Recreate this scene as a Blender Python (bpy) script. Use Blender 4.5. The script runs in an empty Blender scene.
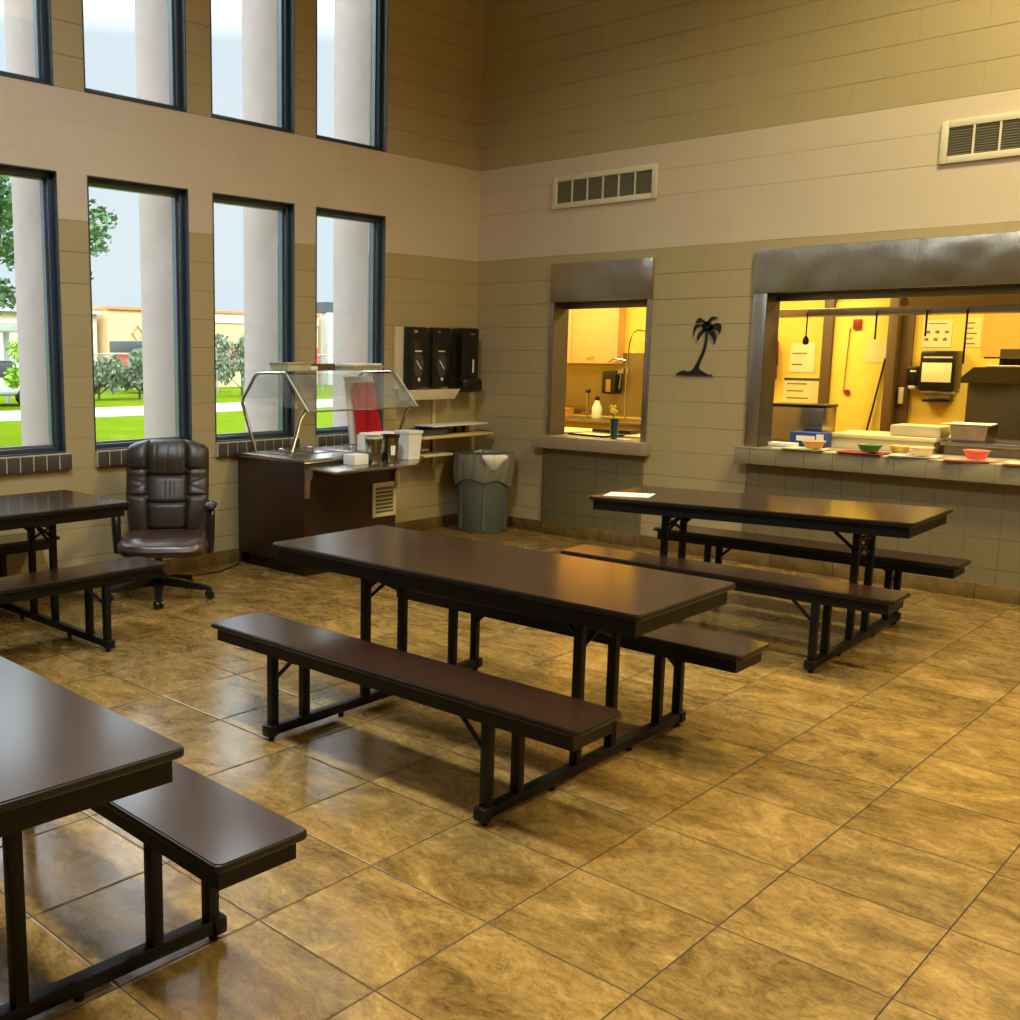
import bpy, bmesh, math, random
from mathutils import Vector, Matrix, noise
random.seed(7)
PI = math.pi
scn = bpy.context.scene
COL = scn.collection

# ------------------------------------------------------------------ materials
def lin(c):
    r = []
    for v in c[:3]:
        v /= 255.0
        r.append(v / 12.92 if v <= .04045 else ((v + .055) / 1.055) ** 2.4)
    return (*r, 1.0)

MATS = {}
def new_mat(name):
    m = bpy.data.materials.new(name); m.use_nodes = True
    nt = m.node_tree; nt.nodes.clear()
    out = nt.nodes.new('ShaderNodeOutputMaterial')
    b = nt.nodes.new('ShaderNodeBsdfPrincipled')
    nt.links.new(b.outputs[0], out.inputs[0])
    MATS[name] = m
    return m, nt, b, out

def N(nt, typ, **kw):
    n = nt.nodes.new(typ)
    for k, v in kw.items(): setattr(n, k, v)
    return n

def mix(nt, a, b, fac, mode='MIX'):
    n = nt.nodes.new('ShaderNodeMix'); n.data_type = 'RGBA'; n.blend_type = mode
    for sock, val in ((n.inputs[0], fac), (n.inputs[6], a), (n.inputs[7], b)):
        if hasattr(val, 'is_output'): nt.links.new(val, sock)
        else: sock.default_value = val
    return n.outputs[2]

def math_n(nt, op, a, b=None):
    n = nt.nodes.new('ShaderNodeMath'); n.operation = op
    for sock, val in ((n.inputs[0], a), (n.inputs[1], b)):
        if val is None: continue
        if hasattr(val, 'is_output'): nt.links.new(val, sock)
        else: sock.default_value = val
    return n.outputs[0]

def plain(name, col, rough=.5, metal=0., var=.06, scale=9., bump=0., bscale=120., spec=.5, coat=0.):
    """a surface with slight mottling and optional fine bump"""
    m, nt, b, out = new_mat(name)
    tc = N(nt, 'ShaderNodeTexCoord')
    nz = N(nt, 'ShaderNodeTexNoise'); nz.inputs['Scale'].default_value = scale; nz.inputs['Detail'].default_value = 4
    nt.links.new(tc.outputs['Object'], nz.inputs['Vector'])
    c = lin(col)
    lo = tuple(max(0, v * (1 - var * 2)) for v in c[:3]) + (1,)
    hi = tuple(min(1, v * (1 + var * 2)) for v in c[:3]) + (1,)
    nt.links.new(mix(nt, lo, hi, nz.outputs['Fac']), b.inputs['Base Color'])
    b.inputs['Roughness'].default_value = rough; b.inputs['Metallic'].default_value = metal
    b.inputs['Specular IOR Level'].default_value = spec
    if coat:
        b.inputs['Coat Weight'].default_value = coat; b.inputs['Coat Roughness'].default_value = .15
    if bump:
        n2 = N(nt, 'ShaderNodeTexNoise'); n2.inputs['Scale'].default_value = bscale; n2.inputs['Detail'].default_value = 3
        nt.links.new(tc.outputs['Object'], n2.inputs['Vector'])
        bp = N(nt, 'ShaderNodeBump'); bp.inputs['Strength'].default_value = bump; bp.inputs['Distance'].default_value = .002
        nt.links.new(n2.outputs['Fac'], bp.inputs['Height']); nt.links.new(bp.outputs[0], b.inputs['Normal'])
    return m

ZB, ZT, CO = 2.447, 3.26, .2032
def block_wall(name, axis, col, band, bw=.4064, bh=.2032, banded=True, zoff=.0086, xoff=0., joint=.5, bandfade=.35, vjoint=.28):
    """painted concrete block; axis = horizontal world axis ('X' or 'Y')"""
    m, nt, b, out = new_mat(name)
    g = N(nt, 'ShaderNodeNewGeometry')
    sp = N(nt, 'ShaderNodeSeparateXYZ'); nt.links.new(g.outputs['Position'], sp.inputs[0])
    cb = N(nt, 'ShaderNodeCombineXYZ')
    nt.links.new(math_n(nt, 'ADD', sp.outputs[axis], 40 * .4064 + xoff), cb.inputs[0])
    nt.links.new(math_n(nt, 'ADD', sp.outputs['Z'], 20 * bh - zoff), cb.inputs[1])
    sx, sz = cb.inputs[0].links[0].from_socket, cb.inputs[1].links[0].from_socket
    rz = math_n(nt, 'DIVIDE', sz, bh)
    par = math_n(nt, 'MULTIPLY', math_n(nt, 'MODULO', math_n(nt, 'FLOOR', rz), 2.), .5 if banded else 0.)
    rx = math_n(nt, 'ADD', math_n(nt, 'DIVIDE', sx, bw), par)
    def line(r, cell, wd):
        f = math_n(nt, 'FRACT', r); d = math_n(nt, 'MULTIPLY', math_n(nt, 'MINIMUM', f, math_n(nt, 'SUBTRACT', 1., f)), cell)
        mr = N(nt, 'ShaderNodeMapRange'); nt.links.new(d, mr.inputs[0]); mr.inputs[1].default_value = wd * .35; mr.inputs[2].default_value = wd
        mr.inputs[3].default_value = 1; mr.inputs[4].default_value = 0; return mr.outputs[0]
    lh = line(rz, bh, .0045); lv = math_n(nt, 'MULTIPLY', line(rx, bw, .004), vjoint)
    if banded:
        ab = math_n(nt, 'MULTIPLY', math_n(nt, 'GREATER_THAN', sp.outputs['Z'], ZB), math_n(nt, 'LESS_THAN', sp.outputs['Z'], ZT))
        lv = math_n(nt, 'MULTIPLY', lv, math_n(nt, 'SUBTRACT', 1., math_n(nt, 'MULTIPLY', ab, .85)))
        # the lowest band courses are filled smooth
        sm = math_n(nt, 'MULTIPLY', math_n(nt, 'GREATER_THAN', sp.outputs['Z'], ZB + .1), math_n(nt, 'LESS_THAN', sp.outputs['Z'], ZB + .3))
        lh = math_n(nt, 'MULTIPLY', lh, math_n(nt, 'SUBTRACT', 1., math_n(nt, 'MULTIPLY', sm, .9)))
    lf = math_n(nt, 'MAXIMUM', lh, lv)
    # joints are filled flush with paint in places
    nj = N(nt, 'ShaderNodeTexNoise'); nj.inputs['Scale'].default_value = 1.3; nj.inputs['Detail'].default_value = 2
    nt.links.new(g.outputs['Position'], nj.inputs['Vector'])
    wear = N(nt, 'ShaderNodeMapRange'); nt.links.new(nj.outputs['Fac'], wear.inputs[0]); wear.inputs[1].default_value = .35; wear.inputs[2].default_value = .62; wear.inputs[3].default_value = .35
    lf = math_n(nt, 'MULTIPLY', lf, wear.outputs[0])
    wn = N(nt, 'ShaderNodeTexWhiteNoise', noise_dimensions='2D'); cv = N(nt, 'ShaderNodeCombineXYZ')
    nt.links.new(math_n(nt, 'FLOOR', rx), cv.inputs[0]); nt.links.new(math_n(nt, 'FLOOR', rz), cv.inputs[1]); nt.links.new(cv.outputs[0], wn.inputs['Vector'])
    nz = N(nt, 'ShaderNodeTexNoise'); nz.inputs['Scale'].default_value = 1.7; nz.inputs['Detail'].default_value = 5
    nt.links.new(g.outputs['Position'], nz.inputs['Vector'])
    base = lin(col)
    if banded:
        a = math_n(nt, 'MULTIPLY', math_n(nt, 'GREATER_THAN', sp.outputs['Z'], ZB), math_n(nt, 'LESS_THAN', sp.outputs['Z'], ZT))
        base = mix(nt, lin(col), lin(band), a)
        lf = math_n(nt, 'MULTIPLY', lf, math_n(nt, 'SUBTRACT', 1., math_n(nt, 'MULTIPLY', a, bandfade)))
    c = mix(nt, base, (.92, .92, .92, 1), 1., 'MULTIPLY') if not banded else base
    soft = mix(nt, (.92, .92, .91, 1), (1.05, 1.05, 1.05, 1), nz.outputs['Fac'])
    c = mix(nt, c, soft, 1., 'MULTIPLY')
    c = mix(nt, c, mix(nt, (.965, .965, .965, 1), (1, 1, 1, 1), wn.outputs['Value']), 1., 'MULTIPLY')
    c = mix(nt, c, mix(nt, (1, 1, 1, 1), (joint, joint, joint, 1), lf), 1., 'MULTIPLY')
    nt.links.new(c, b.inputs['Base Color'])
    b.inputs['Roughness'].default_value = .55
    n2 = N(nt, 'ShaderNodeTexNoise'); n2.inputs['Scale'].default_value = 60; n2.inputs['Detail'].default_value = 4
    nt.links.new(g.outputs['Position'], n2.inputs['Vector'])
    h = math_n(nt, 'ADD', math_n(nt, 'MULTIPLY', lf, -1.), math_n(nt, 'MULTIPLY', n2.outputs['Fac'], .12))
    bp = N(nt, 'ShaderNodeBump'); bp.inputs['Strength'].default_value = .5; bp.inputs['Distance'].default_value = .004
    nt.links.new(h, bp.inputs['Height']); nt.links.new(bp.outputs[0], b.inputs['Normal'])
    return m

def stone_tile(name, s=.4598, x0=4.544, y0=-4.207, grout=.0021, cols=None, rough=.11):
    m, nt, b, out = new_mat(name)
    g = N(nt, 'ShaderNodeNewGeometry')
    sp = N(nt, 'ShaderNodeSeparateXYZ'); nt.links.new(g.outputs['Position'], sp.inputs[0])
    tx = math_n(nt, 'DIVIDE', math_n(nt, 'SUBTRACT', sp.outputs['X'], x0 - 60 * s), s)
    ty = math_n(nt, 'DIVIDE', math_n(nt, 'SUBTRACT', sp.outputs['Y'], y0 - 60 * s), s)
    ix = math_n(nt, 'FLOOR', tx); iy = math_n(nt, 'FLOOR', ty)
    cell = N(nt, 'ShaderNodeCombineXYZ'); nt.links.new(ix, cell.inputs[0]); nt.links.new(iy, cell.inputs[1])
    wn = N(nt, 'ShaderNodeTexWhiteNoise', noise_dimensions='3D'); nt.links.new(cell.outputs[0], wn.inputs['Vector'])
    # per tile shift of the pattern
    vm = N(nt, 'ShaderNodeVectorMath', operation='MULTIPLY_ADD')
    nt.links.new(wn.outputs['Color'], vm.inputs[0]); vm.inputs[1].default_value = (37, 53, 19)
    nt.links.new(g.outputs['Position'], vm.inputs[2])
    st = N(nt, 'ShaderNodeMapping'); st.inputs['Scale'].default_value = (1, 1.5, 1); st.inputs['Rotation'].default_value = (0, 0, .5)
    nt.links.new(vm.outputs[0], st.inputs[0])
    def nz(scale, det, dist, rough=.6):
        n = N(nt, 'ShaderNodeTexNoise'); n.inputs['Scale'].default_value = scale; n.inputs['Detail'].default_value = det
        n.inputs['Distortion'].default_value = dist; n.inputs['Roughness'].default_value = rough
        nt.links.new(st.outputs[0], n.inputs['Vector']); return n.outputs['Fac']
    big = nz(2.6, 7, 1.4, .62); fine = nz(9, 10, 2.0, .72); vein = nz(2.6, 10, 3.0, .62)
    cols = cols or [(66, 51, 25), (120, 93, 47), (152, 120, 65), (188, 154, 96)]
    rp = N(nt, 'ShaderNodeValToRGB'); el = rp.color_ramp.elements
    el[0].position = .34; el[0].color = lin(cols[0]); el[1].position = .66; el[1].color = lin(cols[3])
    for p_, c_ in ((.45, cols[1]), (.55, cols[2])):
        e = el.new(p_); e.color = lin(c_)
    grain = nz(34, 8, .8, .75)
    nt.links.new(math_n(nt, 'ADD', math_n(nt, 'MULTIPLY', big, .46), math_n(nt, 'ADD', math_n(nt, 'MULTIPLY', fine, .34), math_n(nt, 'MULTIPLY', grain, .2))), rp.inputs[0])
    # thin slate-like veins where the vein noise crosses its middle
    v = math_n(nt, 'ABSOLUTE', math_n(nt, 'SUBTRACT', vein, .5))
    vf = N(nt, 'ShaderNodeMapRange'); nt.links.new(v, vf.inputs[0]); vf.inputs[1].default_value = 0; vf.inputs[2].default_value = .012
    vf.inputs[3].default_value = .5; vf.inputs[4].default_value = 0
    v2 = math_n(nt, 'ABSOLUTE', math_n(nt, 'SUBTRACT', nz(7.5, 10, 2.6, .7), .47))
    vg = N(nt, 'ShaderNodeMapRange'); nt.links.new(v2, vg.inputs[0]); vg.inputs[1].default_value = 0; vg.inputs[2].default_value = .014
    vg.inputs[3].default_value = .36; vg.inputs[4].default_value = 0
    c = mix(nt, rp.outputs[0], lin((70, 46, 20)), vf.outputs[0])
    c = mix(nt, c, lin((78, 52, 24)), vg.outputs[0])
    tone = mix(nt, (.84, .84, .82, 1), (1.1, 1.08, 1.05, 1), wn.outputs['Value'])
    c = mix(nt, c, tone, 1., 'MULTIPLY')
    # grout
    fx = math_n(nt, 'FRACT', tx); fy = math_n(nt, 'FRACT', ty)
    ed = math_n(nt, 'MINIMUM', math_n(nt, 'MINIMUM', fx, math_n(nt, 'SUBTRACT', 1., fx)), math_n(nt, 'MINIMUM', fy, math_n(nt, 'SUBTRACT', 1., fy)))
    gr = math_n(nt, 'LESS_THAN', ed, grout / s)
    c = mix(nt, c, lin((22, 17, 10)), gr)
    nt.links.new(c, b.inputs['Base Color'])
    rr = N(nt, 'ShaderNodeMapRange'); nt.links.new(fine, rr.inputs[0]); rr.inputs[1].default_value = .3; rr.inputs[2].default_value = .7
    rr.inputs[3].default_value = rough; rr.inputs[4].default_value = rough + .14
    nt.links.new(math_n(nt, 'ADD', rr.outputs[0], math_n(nt, 'MULTIPLY', gr, .5)), b.inputs['Roughness'])
    sm = N(nt, 'ShaderNodeMapRange'); nt.links.new(ed, sm.inputs[0]); sm.inputs[1].default_value = 0; sm.inputs[2].default_value = .016
    h = math_n(nt, 'ADD', math_n(nt, 'MULTIPLY', sm.outputs[0], 1.), math_n(nt, 'ADD', math_n(nt, 'MULTIPLY', fine, .45), math_n(nt, 'MULTIPLY', vein, .35)))
    bp = N(nt, 'ShaderNodeBump'); bp.inputs['Strength'].default_value = .3; bp.inputs['Distance'].default_value = .005
    nt.links.new(h, bp.inputs['Height']); nt.links.new(bp.outputs[0], b.inputs['Normal'])
    return m

def thin_glass(name, tint=(.96, .98, .97, 1), refl=1.0, haze=0.):
    m, nt, b, out = new_mat(name)
    nt.nodes.remove(b)
    tr = N(nt, 'ShaderNodeBsdfTransparent'); tr.inputs[0].default_value = tint
    gl = N(nt, 'ShaderNodeBsdfGlossy'); gl.inputs['Roughness'].default_value = .02
    fr = N(nt, 'ShaderNodeFresnel'); fr.inputs[0].default_value = 1.45
    mx = N(nt, 'ShaderNodeMixShader')
    gg = N(nt, 'ShaderNodeNewGeometry')     # reflect on the outer side of each face only: no total reflection inside the thin sheet
    nt.links.new(math_n(nt, 'MULTIPLY', math_n(nt, 'MULTIPLY', fr.outputs[0], refl), math_n(nt, 'SUBTRACT', 1., gg.outputs['Backfacing'])), mx.inputs[0])
    body = tr.outputs[0]
    if haze:
        df = N(nt, 'ShaderNodeBsdfDiffuse'); df.inputs[0].default_value = (.85, .86, .84, 1)
        m2 = N(nt, 'ShaderNodeMixShader'); m2.inputs[0].default_value = haze
        nt.links.new(body, m2.inputs[1]); nt.links.new(df.outputs[0], m2.inputs[2]); body = m2.outputs[0]
    nt.links.new(body, mx.inputs[1]); nt.links.new(gl.outputs[0], mx.inputs[2])
    nt.links.new(mx.outputs[0], out.inputs[0])
    return m

def brushed(name, col, rough=.3, axis=0, wavy=.0):
    m, nt, b, out = new_mat(name)
    tc = N(nt, 'ShaderNodeTexCoord'); mp = N(nt, 'ShaderNodeMapping')
    s = [90, 90, 90]; s[axis] = 1.5; mp.inputs['Scale'].default_value = s
    nt.links.new(tc.outputs['Object'], mp.inputs[0])
    nz = N(nt, 'ShaderNodeTexNoise'); nz.inputs['Scale'].default_value = 3; nz.inputs['Detail'].default_value = 3
    nt.links.new(mp.outputs[0], nz.inputs['Vector'])
    c = lin(col)
    nt.links.new(mix(nt, tuple(v * .86 for v in c[:3]) + (1,), tuple(min(1, v * 1.1) for v in c[:3]) + (1,), nz.outputs['Fac']), b.inputs['Base Color'])
    b.inputs['Metallic'].default_value = 1; b.inputs['Roughness'].default_value = rough
    h = nz.outputs['Fac']
    if wavy:
        n3 = N(nt, 'ShaderNodeTexNoise'); n3.inputs['Scale'].default_value = 3.2; n3.inputs['Detail'].default_value = 1
        nt.links.new(tc.outputs['Object'], n3.inputs['Vector'])
        h = math_n(nt, 'ADD', math_n(nt, 'MULTIPLY', n3.outputs['Fac'], wavy), math_n(nt, 'MULTIPLY', nz.outputs['Fac'], .02))
    bp = N(nt, 'ShaderNodeBump'); bp.inputs['Strength'].default_value = .12 if not wavy else .5; bp.inputs['Distance'].default_value = .002 if not wavy else .14
    nt.links.new(h, bp.inputs['Height']); nt.links.new(bp.outputs[0], b.inputs['Normal'])
    return m

def laminate(name, dark, light, rough, axis=0):
    m, nt, b, out = new_mat(name)
    tc = N(nt, 'ShaderNodeTexCoord'); mp = N(nt, 'ShaderNodeMapping')
    s = [26, 26, 26]; s[axis] = 2.0; mp.inputs['Scale'].default_value = s
    nt.links.new(tc.outputs['Object'], mp.inputs[0])
    nz = N(nt, 'ShaderNodeTexNoise'); nz.inputs['Scale'].default_value = 2; nz.inputs['Detail'].default_value = 8; nz.inputs['Distortion'].default_value = .6
    nt.links.new(mp.outputs[0], nz.inputs['Vector'])
    nt.links.new(mix(nt, lin(dark), lin(light), nz.outputs['Fac']), b.inputs['Base Color'])
    b.inputs['Roughness'].default_value = rough; b.inputs['Specular IOR Level'].default_value = 1. if rough < .3 else .5
    n2 = N(nt, 'ShaderNodeTexNoise'); n2.inputs['Scale'].default_value = 180
    nt.links.new(tc.outputs['Object'], n2.inputs['Vector'])
    bp = N(nt, 'ShaderNodeBump'); bp.inputs['Strength'].default_value = .015; bp.inputs['Distance'].default_value = .0006
    nt.links.new(n2.outputs['Fac'], bp.inputs['Height']); nt.links.new(bp.outputs[0], b.inputs['Normal'])
    return m

def emitter(name, col, strength):
    m, nt, b, out = new_mat(name); nt.nodes.remove(b)
    e = N(nt, 'ShaderNodeEmission'); e.inputs[0].default_value = lin(col); e.inputs[1].default_value = strength
    nt.links.new(e.outputs[0], out.inputs[0]); return m

PAINT = (176, 157, 113); BAND = (207, 188, 160)
M_wallY = block_wall('block_paint_serving', 'X', PAINT, BAND, xoff=.0)
M_wallX = block_wall('block_paint_window', 'Y', PAINT, BAND, joint=.5, bandfade=.85, vjoint=.12)
M_under = block_wall('block_paint_counter', 'X', (124, 110, 74), None, bw=.2032, bh=.2032, banded=False, zoff=.0, xoff=.06, joint=.45, vjoint=1.)
M_sillt = block_wall('block_paint_sill', 'X', (152, 138, 102), None, bw=.2032, bh=.6, banded=False, zoff=.3, xoff=.1, joint=.35, vjoint=1.)
M_sillp = plain('sill_paint', (150, 132, 104), .45)
M_floor = stone_tile('slate_tile')
M_base = stone_tile('slate_base', s=.4598, x0=4.3, y0=-4.2, cols=[(70, 54, 24), (106, 84, 42), (126, 101, 54), (150, 122, 74)], rough=.3)
M_ceil = plain('ceiling_white', (215, 208, 190), .8)
M_plainwall = plain('plain_wall', (170, 150, 112), .6)
M_frame = plain('navy_aluminium', (48, 59, 72), .4, .0, spec=.6)
M_bead = plain('grey_aluminium', (120, 134, 142), .3, .6)
M_pane = thin_glass('window_glass')
M_guardglass = thin_glass('acrylic', (.975, .985, .98, 1), .9, .07)
M_brick = plain('dark_brick', (72, 64, 56), .6, var=.25, scale=5, bump=.4)
M_mortar = plain('mortar', (196, 178, 140), .8)
M_stucco = plain('stucco', (196, 178, 176), .85, bump=.5, bscale=200)
M_steel = brushed('stainless', (176, 170, 160), .26, 0)
M_steelv = brushed('stainless_frame', (180, 172, 160), .36, 2, wavy=.0)
M_reveal = plain('dull_reveal_steel', (84, 76, 66), .5, .5)
M_steelw = brushed('stainless_wavy', (176, 166, 146), .32, 2, wavy=.5)
M_steeld = brushed('stainless_dull', (150, 142, 112), .45, 0)
M_chrome = plain('chrome_tube', (190, 186, 176), .16, 1.)
M_black = plain('black_steel', (11, 11, 10), .45, 0., spec=.3)
M_edge = plain('black_edge', (12, 12, 11), .3)
M_lam = laminate('walnut_laminate', (38, 24, 16), (60, 38, 26), .17)
M_cab = laminate('espresso_laminate', (36, 22, 14), (56, 34, 22), .35, 2)
M_white = plain('white_plastic', (232, 228, 216), .4)
M_cream = plain('cream_metal', (206, 194, 160), .45)
M_offwhite = plain('off_white_paint', (214, 204, 172), .5)
M_paper = plain('paper', (240, 236, 222), .8)
M_leather = plain('brown_leather', (50, 41, 35), .42, var=.12, bump=.35, bscale=260, spec=.6)
M_seatl = plain('seat_leather', (64, 45, 36), .3, var=.12, bump=.3, bscale=260, spec=.7)
M_blackp = plain('black_plastic', (18, 18, 18), .3)
M_greyp = plain('grey_plastic', (62, 66, 66), .35)
M_armp = plain('arm_pad', (70, 66, 62), .22)
M_bin = plain('bin_green_grey', (88, 96, 84), .5)
M_red = plain('red_cloth', (196, 12, 34), .75, var=.15, bump=.3)
M_redp = plain('red_plastic', (150, 40, 34), .45)
M_kpaper = plain('kitchen_paper', (232, 212, 140), .8)
M_canister = plain('canister_steel', (150, 142, 122), .22, 1.)
M_oven = plain('oven_steel', (96, 84, 48), .5, .5)
M_wood = plain('pale_wood', (212, 176, 120), .5)
M_ventd = plain('vent_dark', (112, 108, 84), .6)
M_silh = plain('palm_black', (8, 8, 7), .6)
M_kyel = plain('kitchen_yellow', (238, 204, 84), .6, var=.03)
M_kcab = plain('kitchen_cabinet', (226, 180, 116), .5)
M_kdoor = plain('yellow_door', (240, 210, 84), .5)
M_kbrown = plain('brown_trim', (96, 72, 32), .5)
M_korange = plain('orange_board', (240, 170, 70), .6)
M_kfloor = plain('kitchen_floor', (130, 90, 56), .5)
M_board = plain('cream_board', (240, 222, 166), .5)
M_blue = plain('blue_card', (38, 70, 140), .5)
M_green = plain('green_bowl', (84, 150, 78), .4)
M_pink = plain('pink_bowl', (226, 112, 90), .4)
M_pinkt = plain('pink_tray', (226, 150, 128), .45)
M_orangeb = plain('orange_bowl', (228, 160, 96), .4)
M_creamb = plain('cream_bowl', (230, 200, 140), .4)
M_yellowb = plain('yellow_bowl', (240, 190, 80), .4)
M_lighttray = plain('light_tray', (216, 214, 214), .4)
M_minttray = plain('mint_tray', (196, 200, 140), .45)
M_maroon = plain('maroon_tray', (150, 54, 44), .45)
M_darktray = plain('dark_tray', (34, 34, 34), .35)
M_ink = plain('printed_ink', (140, 112, 66), .8)
M_tglass = plain('teal_glass', (40, 74, 82), .12, coat=.5)
M_flower = plain('yellow_flower', (236, 190, 60), .6)
M_grass = plain('lawn', (88, 106, 18), .95, var=.12, scale=.8, spec=0.)
M_road = plain('concrete_road', (160, 152, 146), .85)
M_bldg = plain('facade_cream', (216, 184, 138), .85, var=.03)
M_bldw = plain('facade_white', (214, 200, 176), .85, var=.03)
M_cornice = plain('facade_orange', (206, 136, 82), .8)
M_awn = plain('facade_red', (214, 92, 74), .8)
M_emb = plain('emblem_gold', (198, 150, 84), .6)
M_leaf = plain('leaf', (78, 112, 66), .7, var=.3, scale=3)
M_leafy = plain('leaf_bright', (148, 186, 62), .7, var=.25, scale=3)
M_leafd = plain('leaf_grey', (112, 124, 98), .8, var=.2, scale=3)
M_bark = plain('bark', (92, 78, 64), .9, var=.2)
M_vehw = plain('vehicle_white', (196, 196, 194), .3)
M_vehd = plain('vehicle_dark', (74, 78, 84), .4)
M_fence = plain('fence_grey', (150, 150, 146), .6)

# ------------------------------------------------------------------ mesh builder
class MB:
    def __init__(s): s.bm = bmesh.new()
    def _idx(s, faces, mi):
        if mi:
            for f in faces: f.material_index = mi
    def box(s, x0, x1, y0, y1, z0, z1, mi=0, bev=0., mat=None, seg=2):
        r = bmesh.ops.create_cube(s.bm, size=1)
        vs = r['verts']
        for v in vs:
            v.co = Vector((x0 + (v.co.x + .5) * (x1 - x0), y0 + (v.co.y + .5) * (y1 - y0), z0 + (v.co.z + .5) * (z1 - z0)))
        fs = list({f for v in vs for f in v.link_faces})
        s._idx(fs, mi)
        if bev:
            es = list({e for v in vs for e in v.link_edges})
            o = bmesh.ops.bevel(s.bm, geom=es, offset=bev, segments=seg, affect='EDGES', profile=.5)
            vs = list({v for f in o['faces'] for v in f.verts} | {v for v in vs if v.is_valid})
            s._idx([f for f in {f for v in vs for f in v.link_faces}], mi)
        if mat: bmesh.ops.transform(s.bm, matrix=mat, verts=[v for v in vs if v.is_valid])
        return s
    def prism(s, pts, h0, h1, axis=2, mi=0, bev=0.):
        """polygon pts (2D) extruded along axis from h0 to h1"""
        def P(a, b, h):
            return Vector((a, b, h)) if axis == 2 else Vector((a, h, b)) if axis == 1 else Vector((h, a, b))
        bot = [s.bm.verts.new(P(a, b, h0)) for a, b in pts]; top = [s.bm.verts.new(P(a, b, h1)) for a, b in pts]
        n = len(pts); fs = []
        fs.append(s.bm.faces.new(bot[::-1])); fs.append(s.bm.faces.new(top))
        for i in range(n): fs.append(s.bm.faces.new((bot[i], bot[(i + 1) % n], top[(i + 1) % n], top[i])))
        s._idx(fs, mi)
        bmesh.ops.recalc_face_normals(s.bm, faces=fs)
        if bev:
            es = [e for e in fs[1].edges] + [e for e in fs[0].edges]
            o = bmesh.ops.bevel(s.bm, geom=es, offset=bev, segments=2, affect='EDGES', profile=.5); s._idx(o['faces'], mi)
        return s
    def cyl(s, p0, p1, r0, r1=None, n=12, mi=0):
        r1 = r0 if r1 is None else r1
        p0, p1 = Vector(p0), Vector(p1); d = (p1 - p0).normalized()
        a = d.orthogonal().normalized(); b = d.cross(a)
        A = [s.bm.verts.new(p0 + (a * math.cos(t) + b * math.sin(t)) * r0) for t in [2 * PI * i / n for i in range(n)]]
        B = [s.bm.verts.new(p1 + (a * math.cos(t) + b * math.sin(t)) * r1) for t in [2 * PI * i / n for i in range(n)]]
        fs = [s.bm.faces.new((A[i], A[(i + 1) % n], B[(i + 1) % n], B[i])) for i in range(n)]
        fs += [s.bm.faces.new(A[::-1]), s.bm.faces.new(B)]
        s._idx(fs, mi); return s
    def tube(s, pts, r, n=10, mi=0, closed=False):
        pts = [Vector(p) for p in pts]; rings = []
        m = len(pts)
        up = None
        for i, p in enumerate(pts):
            if closed: d = (pts[(i + 1) % m] - pts[i - 1]).normalized()
            else: d = (pts[min(i + 1, m - 1)] - pts[max(i - 1, 0)]).normalized()
            a = d.orthogonal().normalized() if up is None else (up - d * up.dot(d)).normalized()
            up = a; b = d.cross(a)
            rr = r[i] if isinstance(r, (list, tuple)) else r
            rings.append([s.bm.verts.new(p + (a * math.cos(t) + b * math.sin(t)) * rr) for t in [2 * PI * k / n for k in range(n)]])
        fs = []
        for i in range(m if closed else m - 1):
            A, B = rings[i], rings[(i + 1) % m]
            fs += [s.bm.faces.new((A[k], A[(k + 1) % n], B[(k + 1) % n], B[k])) for k in range(n)]
        if not closed: fs += [s.bm.faces.new(rings[0][::-1]), s.bm.faces.new(rings[-1])]
        s._idx(fs, mi); return s
    def lathe(s, prof, c=(0, 0, 0), n=28, mi=0, sy=1., cap=True):
        c = Vector(c); rings = []
        for r, z in prof:
            rings.append([s.bm.verts.new(c + Vector((r * math.cos(2 * PI * k / n), sy * r * math.sin(2 * PI * k / n), z))) for k in range(n)])
        fs = []
        for A, B in zip(rings, rings[1:]): fs += [s.bm.faces.new((A[k], A[(k + 1) % n], B[(k + 1) % n], B[k])) for k in range(n)]
        if cap:
            fs += [s.bm.faces.new(rings[0][::-1]), s.bm.faces.new(rings[-1])]
        s._idx(fs, mi); return s
    def quad(s, *ps, mi=0):
        f = s.bm.faces.new([s.bm.verts.new(Vector(p)) for p in ps]); f.material_index = mi; return s
    def grid(s, fn, nu, nv, mi=0, closed_u=False):
        R = [[s.bm.verts.new(Vector(fn(u / nu, v / nv))) for u in range(nu + (0 if closed_u else 1))] for v in range(nv + 1)]
        W = len(R[0])
        for v in range(nv):
            for u in range(nu):
                f = s.bm.faces.new((R[v][u], R[v][(u + 1) % W], R[v + 1][(u + 1) % W], R[v + 1][u])); f.material_index = mi
        return R
    def xf(s, mat): bmesh.ops.transform(s.bm, matrix=mat, verts=s.bm.verts[:]); return s
    def build(s, name, mats, parent=None, smooth=35, normals=True):
        if normals: bmesh.ops.recalc_face_normals(s.bm, faces=s.bm.faces[:])
        me = bpy.data.meshes.new(name); s.bm.to_mesh(me); s.bm.free()
        for m in (mats if isinstance(mats, (list, tuple)) else [mats]): me.materials.append(m)
        if smooth:
            me.polygons.foreach_set('use_smooth', [True] * len(me.polygons))
            me.set_sharp_from_angle(angle=math.radians(smooth))
        o = bpy.data.objects.new(name, me); COL.objects.link(o)
        if parent: o.parent = parent
        return o

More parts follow.
